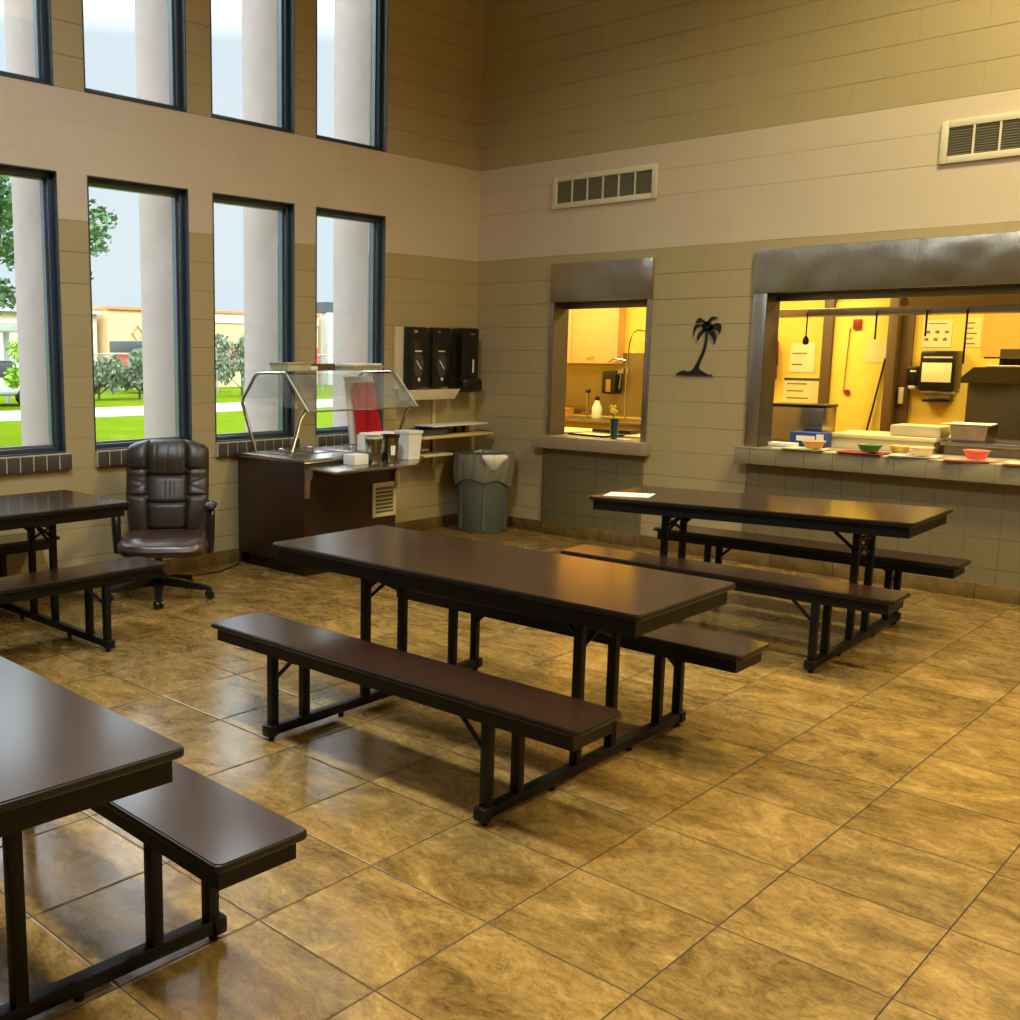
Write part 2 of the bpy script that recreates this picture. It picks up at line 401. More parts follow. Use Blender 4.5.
def tag(o, label, cat, group=None):
    o['label'] = label; o['category'] = cat
    if group: o['group'] = group
    return o
def thing(name, label, cat, loc=(0, 0, 0), rz=0, group=None):
    o = bpy.data.objects.new(name, None); COL.objects.link(o); o.empty_display_size = .1
    o.location = loc; o.rotation_euler = (0, 0, rz)
    return tag(o, label, cat, group)
def struct(o, label=None):
    o['kind'] = 'structure'
    if label: o['label'] = label
    return o
def copy_thing(root, loc, rz, label):
    c = root.copy(); COL.objects.link(c); c.location = loc; c.rotation_euler = (0, 0, rz); c['label'] = label
    for ch in list(root.children):
        d = ch.copy(); COL.objects.link(d); d.parent = c
        for g in list(ch.children):
            e = g.copy(); COL.objects.link(e); e.parent = d
    return c
def rrect(x0, x1, y0, y1, r, n=4):
    out = []
    for cx, cy, a0 in ((x1 - r, y1 - r, 0), (x0 + r, y1 - r, PI / 2), (x0 + r, y0 + r, PI), (x1 - r, y0 + r, 1.5 * PI)):
        out += [(cx + r * math.cos(a0 + i * PI / 2 / n), cy + r * math.sin(a0 + i * PI / 2 / n)) for i in range(n + 1)]
    return out

# ------------------------------------------------------------------ camera
R_ = Vector((0.69519099, 0.71880534, 0.00532592)); U_ = Vector((-0.1109834, 0.10001109, 0.98877726)); F_ = Vector((-0.71020572, 0.68798013, -0.14930227))
cd = bpy.data.cameras.new('camera'); cam = bpy.data.objects.new('camera', cd); COL.objects.link(cam)
cam.matrix_world = Matrix(((R_.x, U_.x, -F_.x, 6.2146), (R_.y, U_.y, -F_.y, -7.7969), (R_.z, U_.z, -F_.z, 1.5978), (0, 0, 0, 1)))
cd.sensor_width = 36; cd.lens = 36 * 1036.93 / 1020; cd.shift_x = 170 / 1020; cd.clip_end = 400
scn.camera = cam

# ------------------------------------------------------------------ room shell
XR, YF, ZC = 9.6, -11.2, 5.6          # right wall, front wall (behind the camera), ceiling
T = .2
def holed(a0, a1, z0, z1, holes):
    """cells of a wall rectangle minus holes -> quads of front, back and reveals in (a, z, depth) space"""
    As = sorted({a0, a1, *[h[0] for h in holes], *[h[1] for h in holes]}); Zs = sorted({z0, z1, *[h[2] for h in holes], *[h[3] for h in holes]})
    def solid(i, j):
        if i < 0 or j < 0 or i >= len(As) - 1 or j >= len(Zs) - 1: return False
        a, z = (As[i] + As[i + 1]) / 2, (Zs[j] + Zs[j + 1]) / 2
        return not any(h[0] < a < h[1] and h[2] < z < h[3] for h in holes)
    q = []
    for i in range(len(As) - 1):
        for j in range(len(Zs) - 1):
            if not solid(i, j): continue
            A, B, C, D = As[i], As[i + 1], Zs[j], Zs[j + 1]
            q.append(((A, C, 0), (B, C, 0), (B, D, 0), (A, D, 0))); q.append(((A, C, 1), (A, D, 1), (B, D, 1), (B, C, 1)))
            if not solid(i - 1, j): q.append(((A, C, 0), (A, D, 0), (A, D, 1), (A, C, 1)))
            if not solid(i + 1, j): q.append(((B, C, 0), (B, C, 1), (B, D, 1), (B, D, 0)))
            if not solid(i, j - 1): q.append(((A, C, 0), (A, C, 1), (B, C, 1), (B, C, 0)))
            if not solid(i, j + 1): q.append(((A, D, 0), (B, D, 0), (B, D, 1), (A, D, 1)))
    return q

WINS = []   # (y0, y1)
for k in range(-2, 4):
    yc = -3.69 + 1.013 * (k - 1) if k > 0 else -3.695 + 1.025 * (k - 1)
    WINS.append((yc - .4, yc + .4))
WINS = [(-6.775, -5.965), (-5.745, -4.935 + .0), (-5.13, -4.322)][2:] + [(-4.10, -3.295), (-3.078, -2.29), (-2.06, -1.265)]
WINS = [(-7.18, -6.375), (-6.155, -5.35)] + WINS  # two unseen windows continuing the row, added for more daylight
LZ, UZ = (.935, 2.742), (3.262, 5.05)
holes = [(a, b, *z) for a, b in WINS for z in (LZ, UZ)]
b = MB()
for q in holed(YF, 0, 0, ZC, holes): b.quad(*[(-T * d, a, z) for a, z, d in q])
struct(b.build('wall_left', M_wallX, smooth=0))
# serving wall with the two openings
SW = (.866, 1.768, .80, 2.05); BW = (2.755, 5.75, .80, 2.06)
b = MB()
for q in holed(0, XR, 0, ZC, [SW, BW]): b.quad(*[(a, T * d, z) for a, z, d in q])
struct(b.build('wall_back', M_wallY, smooth=0))
struct(MB().box(XR, XR + .2, YF, T, 0, ZC).build('wall_right', M_plainwall, smooth=0))
struct(MB().box(-T, XR + .2, YF - .2, YF, 0, ZC).build('wall_front', M_plainwall, smooth=0))
struct(MB().box(-T, XR + .2, YF - .2, T, -.12, 0).build('floor', M_floor, smooth=0))
struct(MB().box(-T, XR + .2, YF - .2, T, ZC, ZC + .15).build('ceiling', M_ceil, smooth=0))
# baseboards of the same slate tile
struct(MB().box(.0, .012, YF, 0, 0, .105, bev=.003).build('baseboard_left', M_base))
struct(MB().box(.012, XR, -.012, 0, 0, .105, bev=.003).build('baseboard_back', M_base))

struct(MB().box(.835, 1.80, -.043, -.031, 0, .105, bev=.003).box(2.69, XR - .02, -.033, -.021, 0, .105, bev=.003).build('baseboard_counter', M_base))
# windows
def window(n, y0, y1, z0, z1, sill):
    w = bpy.data.objects.new('window_%d' % n, None); COL.objects.link(w); w.location = (0, (y0 + y1) / 2, z0); struct(w)
    f = .037; h = (y1 - y0) / 2; H = z1 - z0
    m = MB()
    for a0, a1, c0, c1 in ((-h, -h + f, 0, H), (h - f, h, 0, H), (-h + f, h - f, 0, f), (-h + f, h - f, H - f, H)):
        m.box(-.15, -.05, a0, a1, c0, c1, bev=.002)
    m.build('window_frame', M_frame, w)
    m = MB(); q = .007
    for a0, a1, c0, c1 in ((-h, -h + q, 0, H), (h - q, h, 0, H), (-h + q, h - q, 0, q), (-h + q, h - q, H - q, H)): m.box(-.05, .006, a0, a1, c0, c1)
    m.build('casing', M_frame, w)
    m = MB(); g = f + .014
    for a0, a1, c0, c1 in ((-h + f, -h + g, f, H - f), (h - g, h - f, f, H - f), (-h + g, h - g, f, f + .014), (-h + g, h - g, H - f - .014, H - f)):
        m.box(-.125, -.085, a0, a1, c0, c1)
    m.build('glazing_bead', M_bead, w)
    MB().box(-.108, -.102, -h + f, h - f, f, H - f).build('pane', M_pane, w)
    if sill:
        m = MB()
        m.box(-.02, .028, -h, h + .03, -.108, -.003, mi=1)
        nb = 9; wd = (2 * h + .03) / nb
        for k in range(nb):
            a = -h + k * wd
            m.box(-.01, .036, a + .007, a + wd - .004, -.108, -.008, bev=.003)
        m.build('brick_sill', [M_brick, M_mortar], w)
for i, (a, c) in enumerate(WINS):
    window(i + 1, a, c, *LZ, True); window(i + 7, a, c, *UZ, False)

# exterior columns standing against the outside of the wall beside each window
for a, c in WINS:
    struct(MB().box(-.655, -.2, c + .02, c + .235, -.3, 5.9, bev=.006).build('exterior_column', M_stucco))

# counter infills and sills of the openings
struct(MB().prism([(.79, -.001), (.832, -.03), (1.80, -.03), (1.80, -.001)], 0.0, .785).build('trim_1', M_under), 'grey painted block panel under the small serving window')
struct(MB().prism([(2.672, -.001), (2.69, -.02), (XR - .01, -.02), (XR - .01, -.001)], 0.0, .80).build('trim_2', M_under), 'grey painted block panel under the long serving counter')
m = MB(); m.prism([(.735, -.1), (.735, T + .05), (1.768, T + .05), (1.768, -.001), (1.852, -.001), (1.852, -.07)] + [(1.852 - .03 + .03 * math.cos(t), -.07 - .03 * math.sin(t)) for t in (.5, 1.0, 1.57)], .775, .885, bev=.006)
m.bm.verts.ensure_lookup_table()
struct(m.build('trim_3', M_sillp), 'grey painted sill of the small serving window')
struct(MB().box(2.62, XR - .02, -.12, .0, .785, .91, bev=.006).build('trim_4', M_sillt), 'block faced front edge of the long serving counter')
struct(MB().box(2.756, 5.749, .0, T + .25, .785, .908).build('trim_5', M_sillp))
struct(MB().box(.736, .866, -.012, 0, .786, .884).build('trim_6', M_sillp))

# stainless serving frames
def serve_frame(nm, x0, x1, hx0, hx1, z0, zh, zt, label):
    r = thing(nm, label, 'serving window frame', ((x0 + x1) / 2, 0, z0))
    r['kind'] = 'structure'
    cx = (x0 + x1) / 2
    m = MB(); m.box(x0 - cx, x1 - cx, -.028, -.001, zh - z0, zt - z0, bev=.006); m.build('header_panel', M_steelw, r)
    for nm2, a, c, e in (('jamb', x0, hx0, hx0 + .004), ('jamb', hx1, x1, hx1 - .004)):
        m = MB(); m.box(a - cx, c - cx, -.02, -.001, 0, zh - z0, bev=.003)
        lo, hi = min(c if a == x0 else a, e), max(c if a == x0 else a, e)
        jb = m.build('jamb', M_steelv, r)
        MB().box(lo - cx, hi - cx, -.019, T + .01, 0, zh - z0).build('reveal', M_reveal, jb)
    m = MB(); m.box(hx0 - cx + .004, hx1 - cx - .004, T - .05, T - .01, zh - z0 - .055, zh - z0, bev=.002); m.build('shutter_bar', M_steeld, r)
    m = MB(); m.box(hx0 - cx + .004, hx1 - cx - .004, -.0, T - .05, zh - z0 - .006, zh - z0 - .001); m.build('shutter_slot', M_black, r)
    return r
serve_frame('serving_frame', .83, 1.81, SW[0], SW[1], .886, SW[3], 2.378, 'stainless steel frame around the small serving window')
serve_frame('serving_frame', 2.65, 5.86, BW[0], BW[1], .911, BW[3], 2.385, 'long stainless steel frame around the wide serving window')
# fold line of the wide jamb
# ------------------------------------------------------------------ lunch tables with attached benches
def make_table(label):
    t = thing('picnic_lunch_table', label, 'lunch table', group='folding lunch tables with attached benches')
    def top(name, L, w, z, b0, thick, apron, leglist=None):
        m = MB()
        m.prism([(x, y + b0) for x, y in rrect(-L - .004, L + .004, -w, w, .024)], z - .022, z - .003, bev=.004, mi=1)
        m.prism([(x, y + b0) for x, y in rrect(-L + .001, L - .001, -w + .005, w - .005, .022)], z - .004, z, mi=0)
        o = m.build(name, [M_lam, M_edge], t)
        i = .024
        m = MB(); m.box(-L + i, L - i, b0 - w + i, b0 - w + i + .02, z - apron, z - .02); m.box(-L + i, L - i, b0 + w - i - .02, b0 + w - i, z - apron, z - .02)
        m.box(-L + i, -L + i + .02, b0 - w + i + .02, b0 + w - i - .02, z - apron, z - .02); m.box(L - i - .02, L - i, b0 - w + i + .02, b0 + w - i - .02, z - apron, z - .02)
        m.box(-L + i + .02, L - i - .02, b0 - w + i + .02, b0 + w - i - .02, z - .035, z - .024)
        m.build('apron', M_black, t)
        return o
    tt = top('tabletop', .920, .368, .746, 0, .02, .083)
    for sgn in (-1, 1): top('bench_seat', .920, .142, .439, sgn * .582, .02, .078)
    hw = .018
    for e in (-1, 1):
        x = e * .553
        m = MB(); m.box(x - .02, x + .02, -.70, .70, .022, .062, bev=.004)
        for sg in (-1, 1):
            m.box(x - .027, x + .027, sg * .70 - .022, sg * .70 + .022, .016, .066, bev=.008)
        for y in (-.69, -.28, .28, .69): m.cyl((x, y, 0), (x, y, .03), .013)
        m.build('floor_rail', M_black, t)
        for y, zt in ((-.682, .365), (-.503, .365), (-.125, .67), (.125, .67), (.503, .365), (.682, .365)):
            MB().box(x - hw, x + hw, y - hw, y + hw, .05, zt, bev=.003).build('post', M_black, t)
        for sg in (-1, 1):
            MB().cyl((x, sg * .682, .25), (x - e * .13, sg * .682, .375), .009, n=8).build('diagonal_brace', M_black, t)
            MB().cyl((x, sg * .125, .55), (x - e * .15, sg * .125, .675), .010, n=8).build('diagonal_brace', M_black, t)
        m = MB(); m.box(x - .012, x + .012, -.12, .12, .60, .62); m.cyl((x, -.11, .51), (x, .11, .61), .008, n=8); m.cyl((x, .11, .51), (x, -.11, .61), .008, n=8)
        m.build('cross_brace', M_black, t)
    return t
TBL = [((3.583, -4.415), .016, 'middle brown lunch table, standing alone in the centre of the tile floor'),
       ((3.635, -1.837), .037, 'brown lunch table nearest the serving counter, with a white paper sheet on it'),
       ((3.499, -6.873), -.024, 'brown lunch table closest to the camera, cut off by the lower left of the photo'),
       ((.759, -5.471), 1.575, 'brown lunch table by the windows, beside the leather office chair')]
t0 = make_table(TBL[0][2]); t0.location = (*TBL[0][0], 0); t0.rotation_euler.z = TBL[0][1]
for (x, y), rz, lab in TBL[1:]: 
    tt = copy_thing(t0, (x, y, 0), rz, lab)
    if 'counter' in lab:
        for ch in tt.children:            # this folding top sits a little out of level
            if ch.name.startswith('tabletop') or (ch.name.startswith('apron') and max(v[2] for v in ch.bound_box) > .7):
                ch.rotation_euler = (0, -.024, 0); ch.location = (-.017, 0, .004)
# paper sheet on the far table
c, s_ = math.cos(.037), math.sin(.037)
p = tag(MB().prism(rrect(-.14, .14, -.10, .10, .004), 0, .002).build('paper_sheet', M_paper), 'white paper sheet on the far left end of the table near the counter', 'paper')
p.location = (2.86, -2.03, .7335); p.rotation_euler = (0, -.024, .3)

# ------------------------------------------------------------------ office chair
def office_chair():
    r = thing('office_chair', 'high-backed brown leather office chair under the window', 'office chair', (.57, -3.99, 0), math.radians(-40))
    # star base
    m = MB()
    for k in range(5):
        a = math.radians(5 + 72 * k); d = Vector((math.cos(a), math.sin(a), 0)); n = Vector((-d.y, d.x, 0))
        secs = [(.03, .036, .085, .135), (.14, .03, .075, .125), (.27, .024, .062, .10), (.335, .02, .06, .085), (.355, .016, .062, .08)]
        rings = []
        for rr, w, zl, zh in secs:
            rings.append([m.bm.verts.new(d * rr + n * sx * w + Vector((0, 0, z))) for sx, z in ((-1, zl), (1, zl), (.7, zh), (-.7, zh))])
        for A, B in zip(rings, rings[1:]):
            for i in range(4): m.bm.faces.new((A[i], A[(i + 1) % 4], B[(i + 1) % 4], B[i]))
        m.bm.faces.new(rings[0][::-1]); m.bm.faces.new(rings[-1])
    m.lathe([(.055, .08), (.058, .10), (.05, .15), (.035, .17)])
    m.build('star_base', M_blackp, r)
    for k in range(5):
        a = math.radians(5 + 72 * k); cx, cy = .345 * math.cos(a), .345 * math.sin(a)
        ta = Vector((-math.sin(a + .5), math.cos(a + .5), 0)); m = MB()
        for sg in (-1, 1):
            c0 = Vector((cx, cy, .027)) + ta * .008 * sg
            m.cyl(c0, c0 + ta * .016 * sg, .027, n=18)
        m.cyl((cx, cy, .03), (cx, cy, .075), .009)
        m.box(cx - .016, cx + .016, cy - .016, cy + .016, .04, .062, bev=.006)
        m.build('caster', M_blackp, r)
    m = MB(); m.cyl((0, 0, .14), (0, 0, .27), .026); m.cyl((0, 0, .26), (0, 0, .305), .02); m.box(-.12, .12, -.10, .10, .29, .32, bev=.01); m.build('gas_lift', M_blackp, r)
    # seat cushion : superellipse with waterfall front
    def seat(u, v):
        a = 2 * PI * u
        ca, sa = math.cos(a), math.sin(a)
        ex = math.copysign(abs(ca) ** .55, ca); ey = math.copysign(abs(sa) ** .55, sa)
        prof = [(0., .452), (.35, .458), (.65, .464), (.82, .462), (.93, .45), (1.0, .42), (1.0, .39), (.94, .362), (.6, .352), (0., .35)]
        i = min(int(v * 9), 8); f = v * 9 - i
        rr = prof[i][0] * (1 - f) + prof[i + 1][0] * f; zz = prof[i][1] * (1 - f) + prof[i + 1][1] * f
        x, y = .268 * ex * rr, .272 * ey * rr
        if zz > .40: zz += .004 * math.sin(9 * y * 4) * (x > .12) - .03 * max(0, x - .14) / .13
        if zz < .41: zz += .03 * max(0, -x) / .26 - .006
        return (x + .03, y, zz)
    m = MB(); m.grid(seat, 48, 27, closed_u=True)
    bmesh.ops.remove_doubles(m.bm, verts=m.bm.verts[:], dist=.0004)
    m.xf(Matrix.Translation((0, .045, -.04)) @ Matrix.Diagonal((1.04, 1.08, 1, 1))); m.build('seat', M_seatl, r, smooth=60)
    # backrest
    def half(t):
        if t > .9: return .252 * (1 - .14 * ((t - .9) / .1) ** 2)
        return .232 + .02 * min(1, t / .45)
    def sm(d, w): return math.exp(-(d / w) ** 2)
    def back(u, v, front):
        t = v; uu = 2 * u - 1
        x = -.185 - .13 * t + .03 * math.sin(PI * min(1, t * 1.6))     # leaning, with a lumbar curve
        y = uu * half(t); z = .40 + .665 * t - .035 * (abs(uu) ** 3) * (t > .8) * ((t - .8) / .2)
        ed = max(0, 1 - abs(uu) ** 6) ** .5 * max(0, 1 - abs(2 * t - 1) ** 10) ** .5
        if not front: return (x - .055 * ed, y, z)
        d = .035
        d += .028 * max(0, 1 - (abs(uu) / .48) ** 4) if abs(uu) < .48 else .022 * max(0, 1 - ((abs(uu) - .74) / .27) ** 4)
        seams = [(abs(uu) - .48, .035)]
        if abs(uu) < .5: seams += [(t - .64, .018), (t - .375, .016), (t - .11, .016)]
        else: seams += [(t - .70 - .0 * abs(uu), .016), (t - .44, .014)]
        for dd, w in seams: d -= .02 * sm(dd, w)
        # creases
        if .40 < t < .62 and abs(uu) < .42: d -= .005 * (sm(uu - .05 - .15 * (t - .5), .02) + sm(uu + .06, .02) + sm(uu - .16, .015)) * math.sin(PI * (t - .40) / .22)
        if abs(uu) > .52 and .45 < t < .7: d -= .005 * (sm(t - .58 - .12 * (abs(uu) - .7), .012) + sm(t - .52 + .15 * (abs(uu) - .7), .012))
        if t > .66 and abs(uu) < .45: d -= .004 * (sm(uu - .28, .03) + sm(uu + .26, .03) + sm(uu, .025))
        d += .018 * sm(t - .82, .12)
        return (x + d * ed, y, z)
    m = MB()
    Rf = m.grid(lambda u, v: back(u, v, True), 64, 72); Rb = m.grid(lambda u, v: back(u, v, False), 64, 72)
    bmesh.ops.remove_doubles(m.bm, verts=m.bm.verts[:], dist=.0006)
    m.xf(Matrix.Translation((0, .045, -.045)) @ Matrix.Diagonal((1, 1.10, 1, 1))); m.build('backrest', M_leather, r, smooth=70)
    MB().box(-.30, -.10, .0, .09, .29, .315, bev=.01).box(-.30, -.275, .0, .09, .295, .55, bev=.008).build('back_bracket', M_blackp, r)
    for sg in (-1, 1):
        m = MB(); y = sg * .29
        pts = [(.08, sg * .22, .36), (.09, sg * .29, .37), (.09, y, .46), (.075, y + sg * .005, .60), (.05, y + sg * .005, .635), (-.08, y, .645), (-.17, y - sg * .02, .62), (-.23, sg * .25, .60)]
        m.tube(pts, [.022, .026, .03, .03, .024, .02, .018, .016], n=10); m.xf(Matrix.Translation((0, .045 + sg * .01, -.045))); ar = m.build('armrest', M_blackp, r)
        m = MB()
        def pad(u, v):
            a = 2 * PI * u; t = 2 * v - 1; w = (1 - abs(t) ** 3.5) ** .5 if abs(t) < 1 else 0
            return (-.0 + .15 * t, y + .042 * w * math.cos(a), .656 + .012 * t + .03 * w * math.sin(a))
        m.grid(pad, 20, 16, closed_u=True); bmesh.ops.remove_doubles(m.bm, verts=m.bm.verts[:], dist=.0004)
        m.xf(Matrix.Translation((0, .045 + sg * .01, -.045))); m.build('arm_pad', M_armp, ar, smooth=60)
    return r
office_chair()
# power cord on the floor along the wall
tag(MB().tube([(.06, -3.75, .008), (.22, -3.45, .008), (.24, -3.25, .008), (.14, -3.02, .008), (.10, -2.93, .02)], .005, n=8).build('power_cord', M_blackp), 'thin dark power cord on the floor between chair and salad cart', 'cord')

# ------------------------------------------------------------------ salad bar cart against the windows
CX0, CX1, CY0, CY1 = .07, .82, -2.925, -1.97
def cart():
    r = thing('salad_bar_cart', 'dark wood salad bar cart with glass sneeze guard in front of the windows', 'salad bar', ((CX0 + CX1) / 2, (CY0 + CY1) / 2, 0))
    hx, hy = (CX1 - CX0) / 2, (CY1 - CY0) / 2
    MB().box(-hx, hx, -hy, hy, .10, .825, bev=.006).build('cabinet_body', M_cab, r)
    MB().box(-hx + .06, hx - .06, -hy + .06, hy - .06, .0, .10).build('plinth', M_blackp, r)
    m = MB(); m.box(-hx - .004, hx + .006, -hy - .006, hy + .37, .826, .855, bev=.006)
    m.build('counter_top', M_steel, r)
    # recessed pans with lids and loop handles
    for k, (px, py) in enumerate(((-.12, -.26), (-.12, .02), (.12, .26))):
        m = MB(); m.box(px - .20, px + .20, py - .11, py + .11, .855, .862, bev=.003)
        pn = m.build('pan_lid', M_steel, r)
        m = MB(); m.tube([(px - .04, py, .862), (px - .04, py, .875), (px - .02, py, .886), (px + .02, py, .886), (px + .04, py, .875), (px + .04, py, .862)], .005, n=8); m.build('handle', M_chrome, pn)
    # vent grille on the front face
    gy0, gy1, gz0, gz1 = -.205 - .0, .085, .37, .632
    gy0, gy1 = -2.238 - (CY0 + CY1) / 2, -1.985 - (CY0 + CY1) / 2
    m = MB(); 
    for a0, a1, c0, c1 in ((gy0, gy0 + .028, gz0, gz1), (gy1 - .028, gy1, gz0, gz1), (gy0 + .028, gy1 - .028, gz0, gz0 + .028), (gy0 + .028, gy1 - .028, gz1 - .028, gz1)):
        m.box(hx, hx + .014, a0, a1, c0, c1, bev=.002)
    g = m.build('vent_grille', M_offwhite, r)
    MB().box(hx + .0005, hx + .002, gy0 + .028, gy1 - .028, gz0 + .028, gz1 - .028).build('grille_back', M_ventd, g)
    m = MB()
    for k in range(7):
        z = gz0 + .045 + k * .03
        m.box(hx + .002, hx + .013, gy0 + .028, gy1 - .028, z - .003, z + .003, mat=Matrix.Translation((hx, 0, z)) @ Matrix.Rotation(-.6, 4, 'Y') @ Matrix.Translation((-hx, 0, -z)))
    m.build('slat', M_offwhite, g)
    # fold-down tray shelf along the front with brackets
    m = MB(); m.prism([(hx + .007, -hy + .02), (hx + .36, -hy - .06), (hx + .39, -hy - .03), (hx + .39, hy - .22), (hx + .36, hy - .16), (hx + .04, hy + .27), (hx + .007, hy + .27)], .789, .805, bev=.004); m.build('tray_shelf', M_steel, r)
    for y in (-hy + .02, hy - .02):
        m = MB(); m.prism([(hx, .788), (hx + .05, .788), (hx + .05, .74), (hx + .022, .70), (hx + .022, .58), (hx, .58)], y - .016, y + .016, axis=1); m.build('shelf_bracket', M_steelv, r)
    # sneeze guard : two bent tube frames, acrylic panels and a top shelf
    def loc(x, y, z): return (x - (CX0 + CX1) / 2, y - (CY0 + CY1) / 2, z)
    prof = [(.055, .856), (-.105, 1.22), (-.09, 1.255), (.055, 1.425), (.09, 1.447), (.40, 1.452), (.43, 1.435), (.66, 1.185)]
    prof2 = [(.46, .856), (.57, 1.13)]
    for yy, dx in ((-2.76, 0.0), (-1.63, .0)):
        m = MB(); m.tube([loc(x + dx + .03, yy, z) for x, z in prof], .0135, n=10); m.tube([loc(x + dx + .03, yy, z) for x, z in prof2] + [loc(.65 + dx, yy, 1.19)], .0135, n=10)
        m.build('guard_frame', M_chrome, r)
    y0, y1 = -2.78, -1.61
    for a_, b_ in (((.475, 1.44), (.71, 1.185)),):      # bright edge lines of the front panel, painted as white tubes
        for yy in (y0, y1): MB().tube([loc(a_[0], yy, a_[1]), loc(b_[0], yy, b_[1])], .0045, n=6).build('panel_edge', M_white, r)
    def panel(nm, a, b_, th=.005):
        m = MB(); d = Vector((b_[0] - a[0], 0, b_[1] - a[1])).normalized(); n = Vector((-d.z, 0, d.x)) * th
        A = [Vector(loc(a[0], y0, a[1])), Vector(loc(a[0], y1, a[1])), Vector(loc(b_[0], y1, b_[1])), Vector(loc(b_[0], y0, b_[1]))]
        vs = [m.bm.verts.new(p_) for p_ in A] + [m.bm.verts.new(p_ + n) for p_ in A]
        for f in ((0, 1, 2, 3), (7, 6, 5, 4), (0, 4, 5, 1), (1, 5, 6, 2), (2, 6, 7, 3), (3, 7, 4, 0)): m.bm.faces.new([vs[i] for i in f])
        m.build(nm, M_guardglass, r)
    panel('glass_panel', (.475, 1.44), (.71, 1.185)); panel('glass_panel', (.09, 1.44), (-.075, 1.25))
    panel('glass_shelf', (.075, 1.462), (.485, 1.462), .006)
    m = MB(); m.tube([loc(.712, y0, 1.183), loc(.712, y1, 1.183)], .006, n=8); m.build('guard_rail', M_chrome, r)
    # end panels
    for yy in (-2.79, -1.60):
        m = MB(); m.prism([(x + .04 - (CX0 + CX1) / 2, z) for x, z in ((-.05, 1.22), (.08, 1.42), (.40, 1.43), (.58, 1.20))], yy - (CY0 + CY1) / 2 - .002, yy - (CY0 + CY1) / 2 + .002, axis=1)
        m.build('end_panel', M_guardglass, r)
    return r
cart()
TOPZ = 1.469
def open_tray(name, label, cat, loc, rz, lx, ly, h, m_, flare=.012, lip=.01, group=None):
    m = MB(); 
    def ring(z, g): return [m.bm.verts.new((x, y, z)) for x, y in rrect(-lx / 2 - g, lx / 2 + g, -ly / 2 - g, ly / 2 + g, .014)]
    rs = [ring(0, 0), ring(h, flare), ring(h, flare + lip), ring(h + .003, flare + lip), ring(h + .003, flare - .002), ring(.004, -.004)]
    n = len(rs[0])
    for A, B in zip(rs, rs[1:]):
        for i in range(n): m.bm.faces.new((A[i], A[(i + 1) % n], B[(i + 1) % n], B[i]))
    m.bm.faces.new(rs[0][::-1]); m.bm.faces.new(rs[-1])
    o = tag(m.build(name, m_), label, cat, group); o.location = loc; o.rotation_euler = (0, 0, rz); return o
open_tray('food_pan', 'small white pan on the near end of the sneeze guard shelf', 'pan', (.26, -2.56, TOPZ), 0, .20, .22, .055, M_cream)
open_tray('serving_tray', 'flat white tray on the far end of the sneeze guard shelf', 'tray', (.27, -1.88, TOPZ), .1, .28, .36, .03, M_cream)
tag(MB().box(-.10, .10, -.16, .16, 0, .018, bev=.006).build('foam_plate', M_white), 'white foam plate lying across the flat tray above the salad bar', 'plate').location = (.28, -1.84, TOPZ + .034)
tag(MB().box(-.03, .03, -.04, .04, 0, .03, bev=.006).build('paper_napkin', M_paper), 'small folded white napkin on the middle of the sneeze guard shelf', 'napkin').location = (.28, -2.36, TOPZ)
tag(MB().box(-.09, .09, -.11, .11, 0, .05, bev=.004).build('cardboard_box', M_kbrown), 'low brown box between the trays on the sneeze guard shelf', 'box').location = (.16, -2.19, TOPZ)

# items on the tray shelf, right end
SHZ = .806
def canister(name, label, x, y, r_, h, mt, rim):
    t = thing(name, label, 'canister', (x, y, SHZ), group='canisters on the cart shelf')
    m = MB(); m.lathe([(r_ * .86, 0), (r_ * .9, .006), (r_, h), (r_ * .93, h), (r_ * .8, .012)], n=26); m.build('body', mt, t)
    m = MB(); m.lathe([(r_ * 1.0, h - .012), (r_ * 1.09, h - .01), (r_ * 1.09, h + .008), (r_ * .93, h + .008)], n=26, cap=False); m.build('rim', rim, t)
    return t
canister('steel_canister', 'left of two steel canisters on the cart shelf, beside the paper box', 0.95, -2.36, .064, .19, M_canister, M_cream)
canister('steel_canister', 'steel canister with a pale label on the cart shelf, next to the white bin', 0.94, -2.17, .066, .19, M_canister, M_blackp)
lb = MB(); lb.grid(lambda u, v: (.0672 * (.92 + .06 * v) * math.cos(-.75 + .55 * u), .0672 * (.92 + .06 * v) * math.sin(-.75 + .55 * u), .05 + .07 * v), 8, 2)
lo = lb.build('label', M_paper, bpy.data.objects['steel_canister.001'])
t = thing('plastic_bin', 'white plastic bin at the right end of the cart shelf', 'bin', (.93, -1.96, SHZ))
m = MB(); m.lathe([(.083, 0), (.087, .004), (.103, .195), (.112, .20), (.112, .218), (.100, .218), (.080, .01)], n=4, cap=True)
m.xf(Matrix.Rotation(PI / 4, 4, 'Z')); m.build('body', M_white, t, smooth=25)
tag(MB().box(-.06, .06, -.07, .07, 0, .075, bev=.004).build('paper_box', M_white), 'small white box with steel front at the near side of the canisters', 'box').location = (.93, -2.52, SHZ)
tag(MB().box(-.12, .12, -.17, .17, 0, .12, bev=.004).box(-.11, .11, -.16, .16, .12, .135, bev=.004).build('napkin_stack', M_paper), 'stack of white napkins on the cart top behind the steel canisters', 'napkins').location = (.66, -1.95, .857)

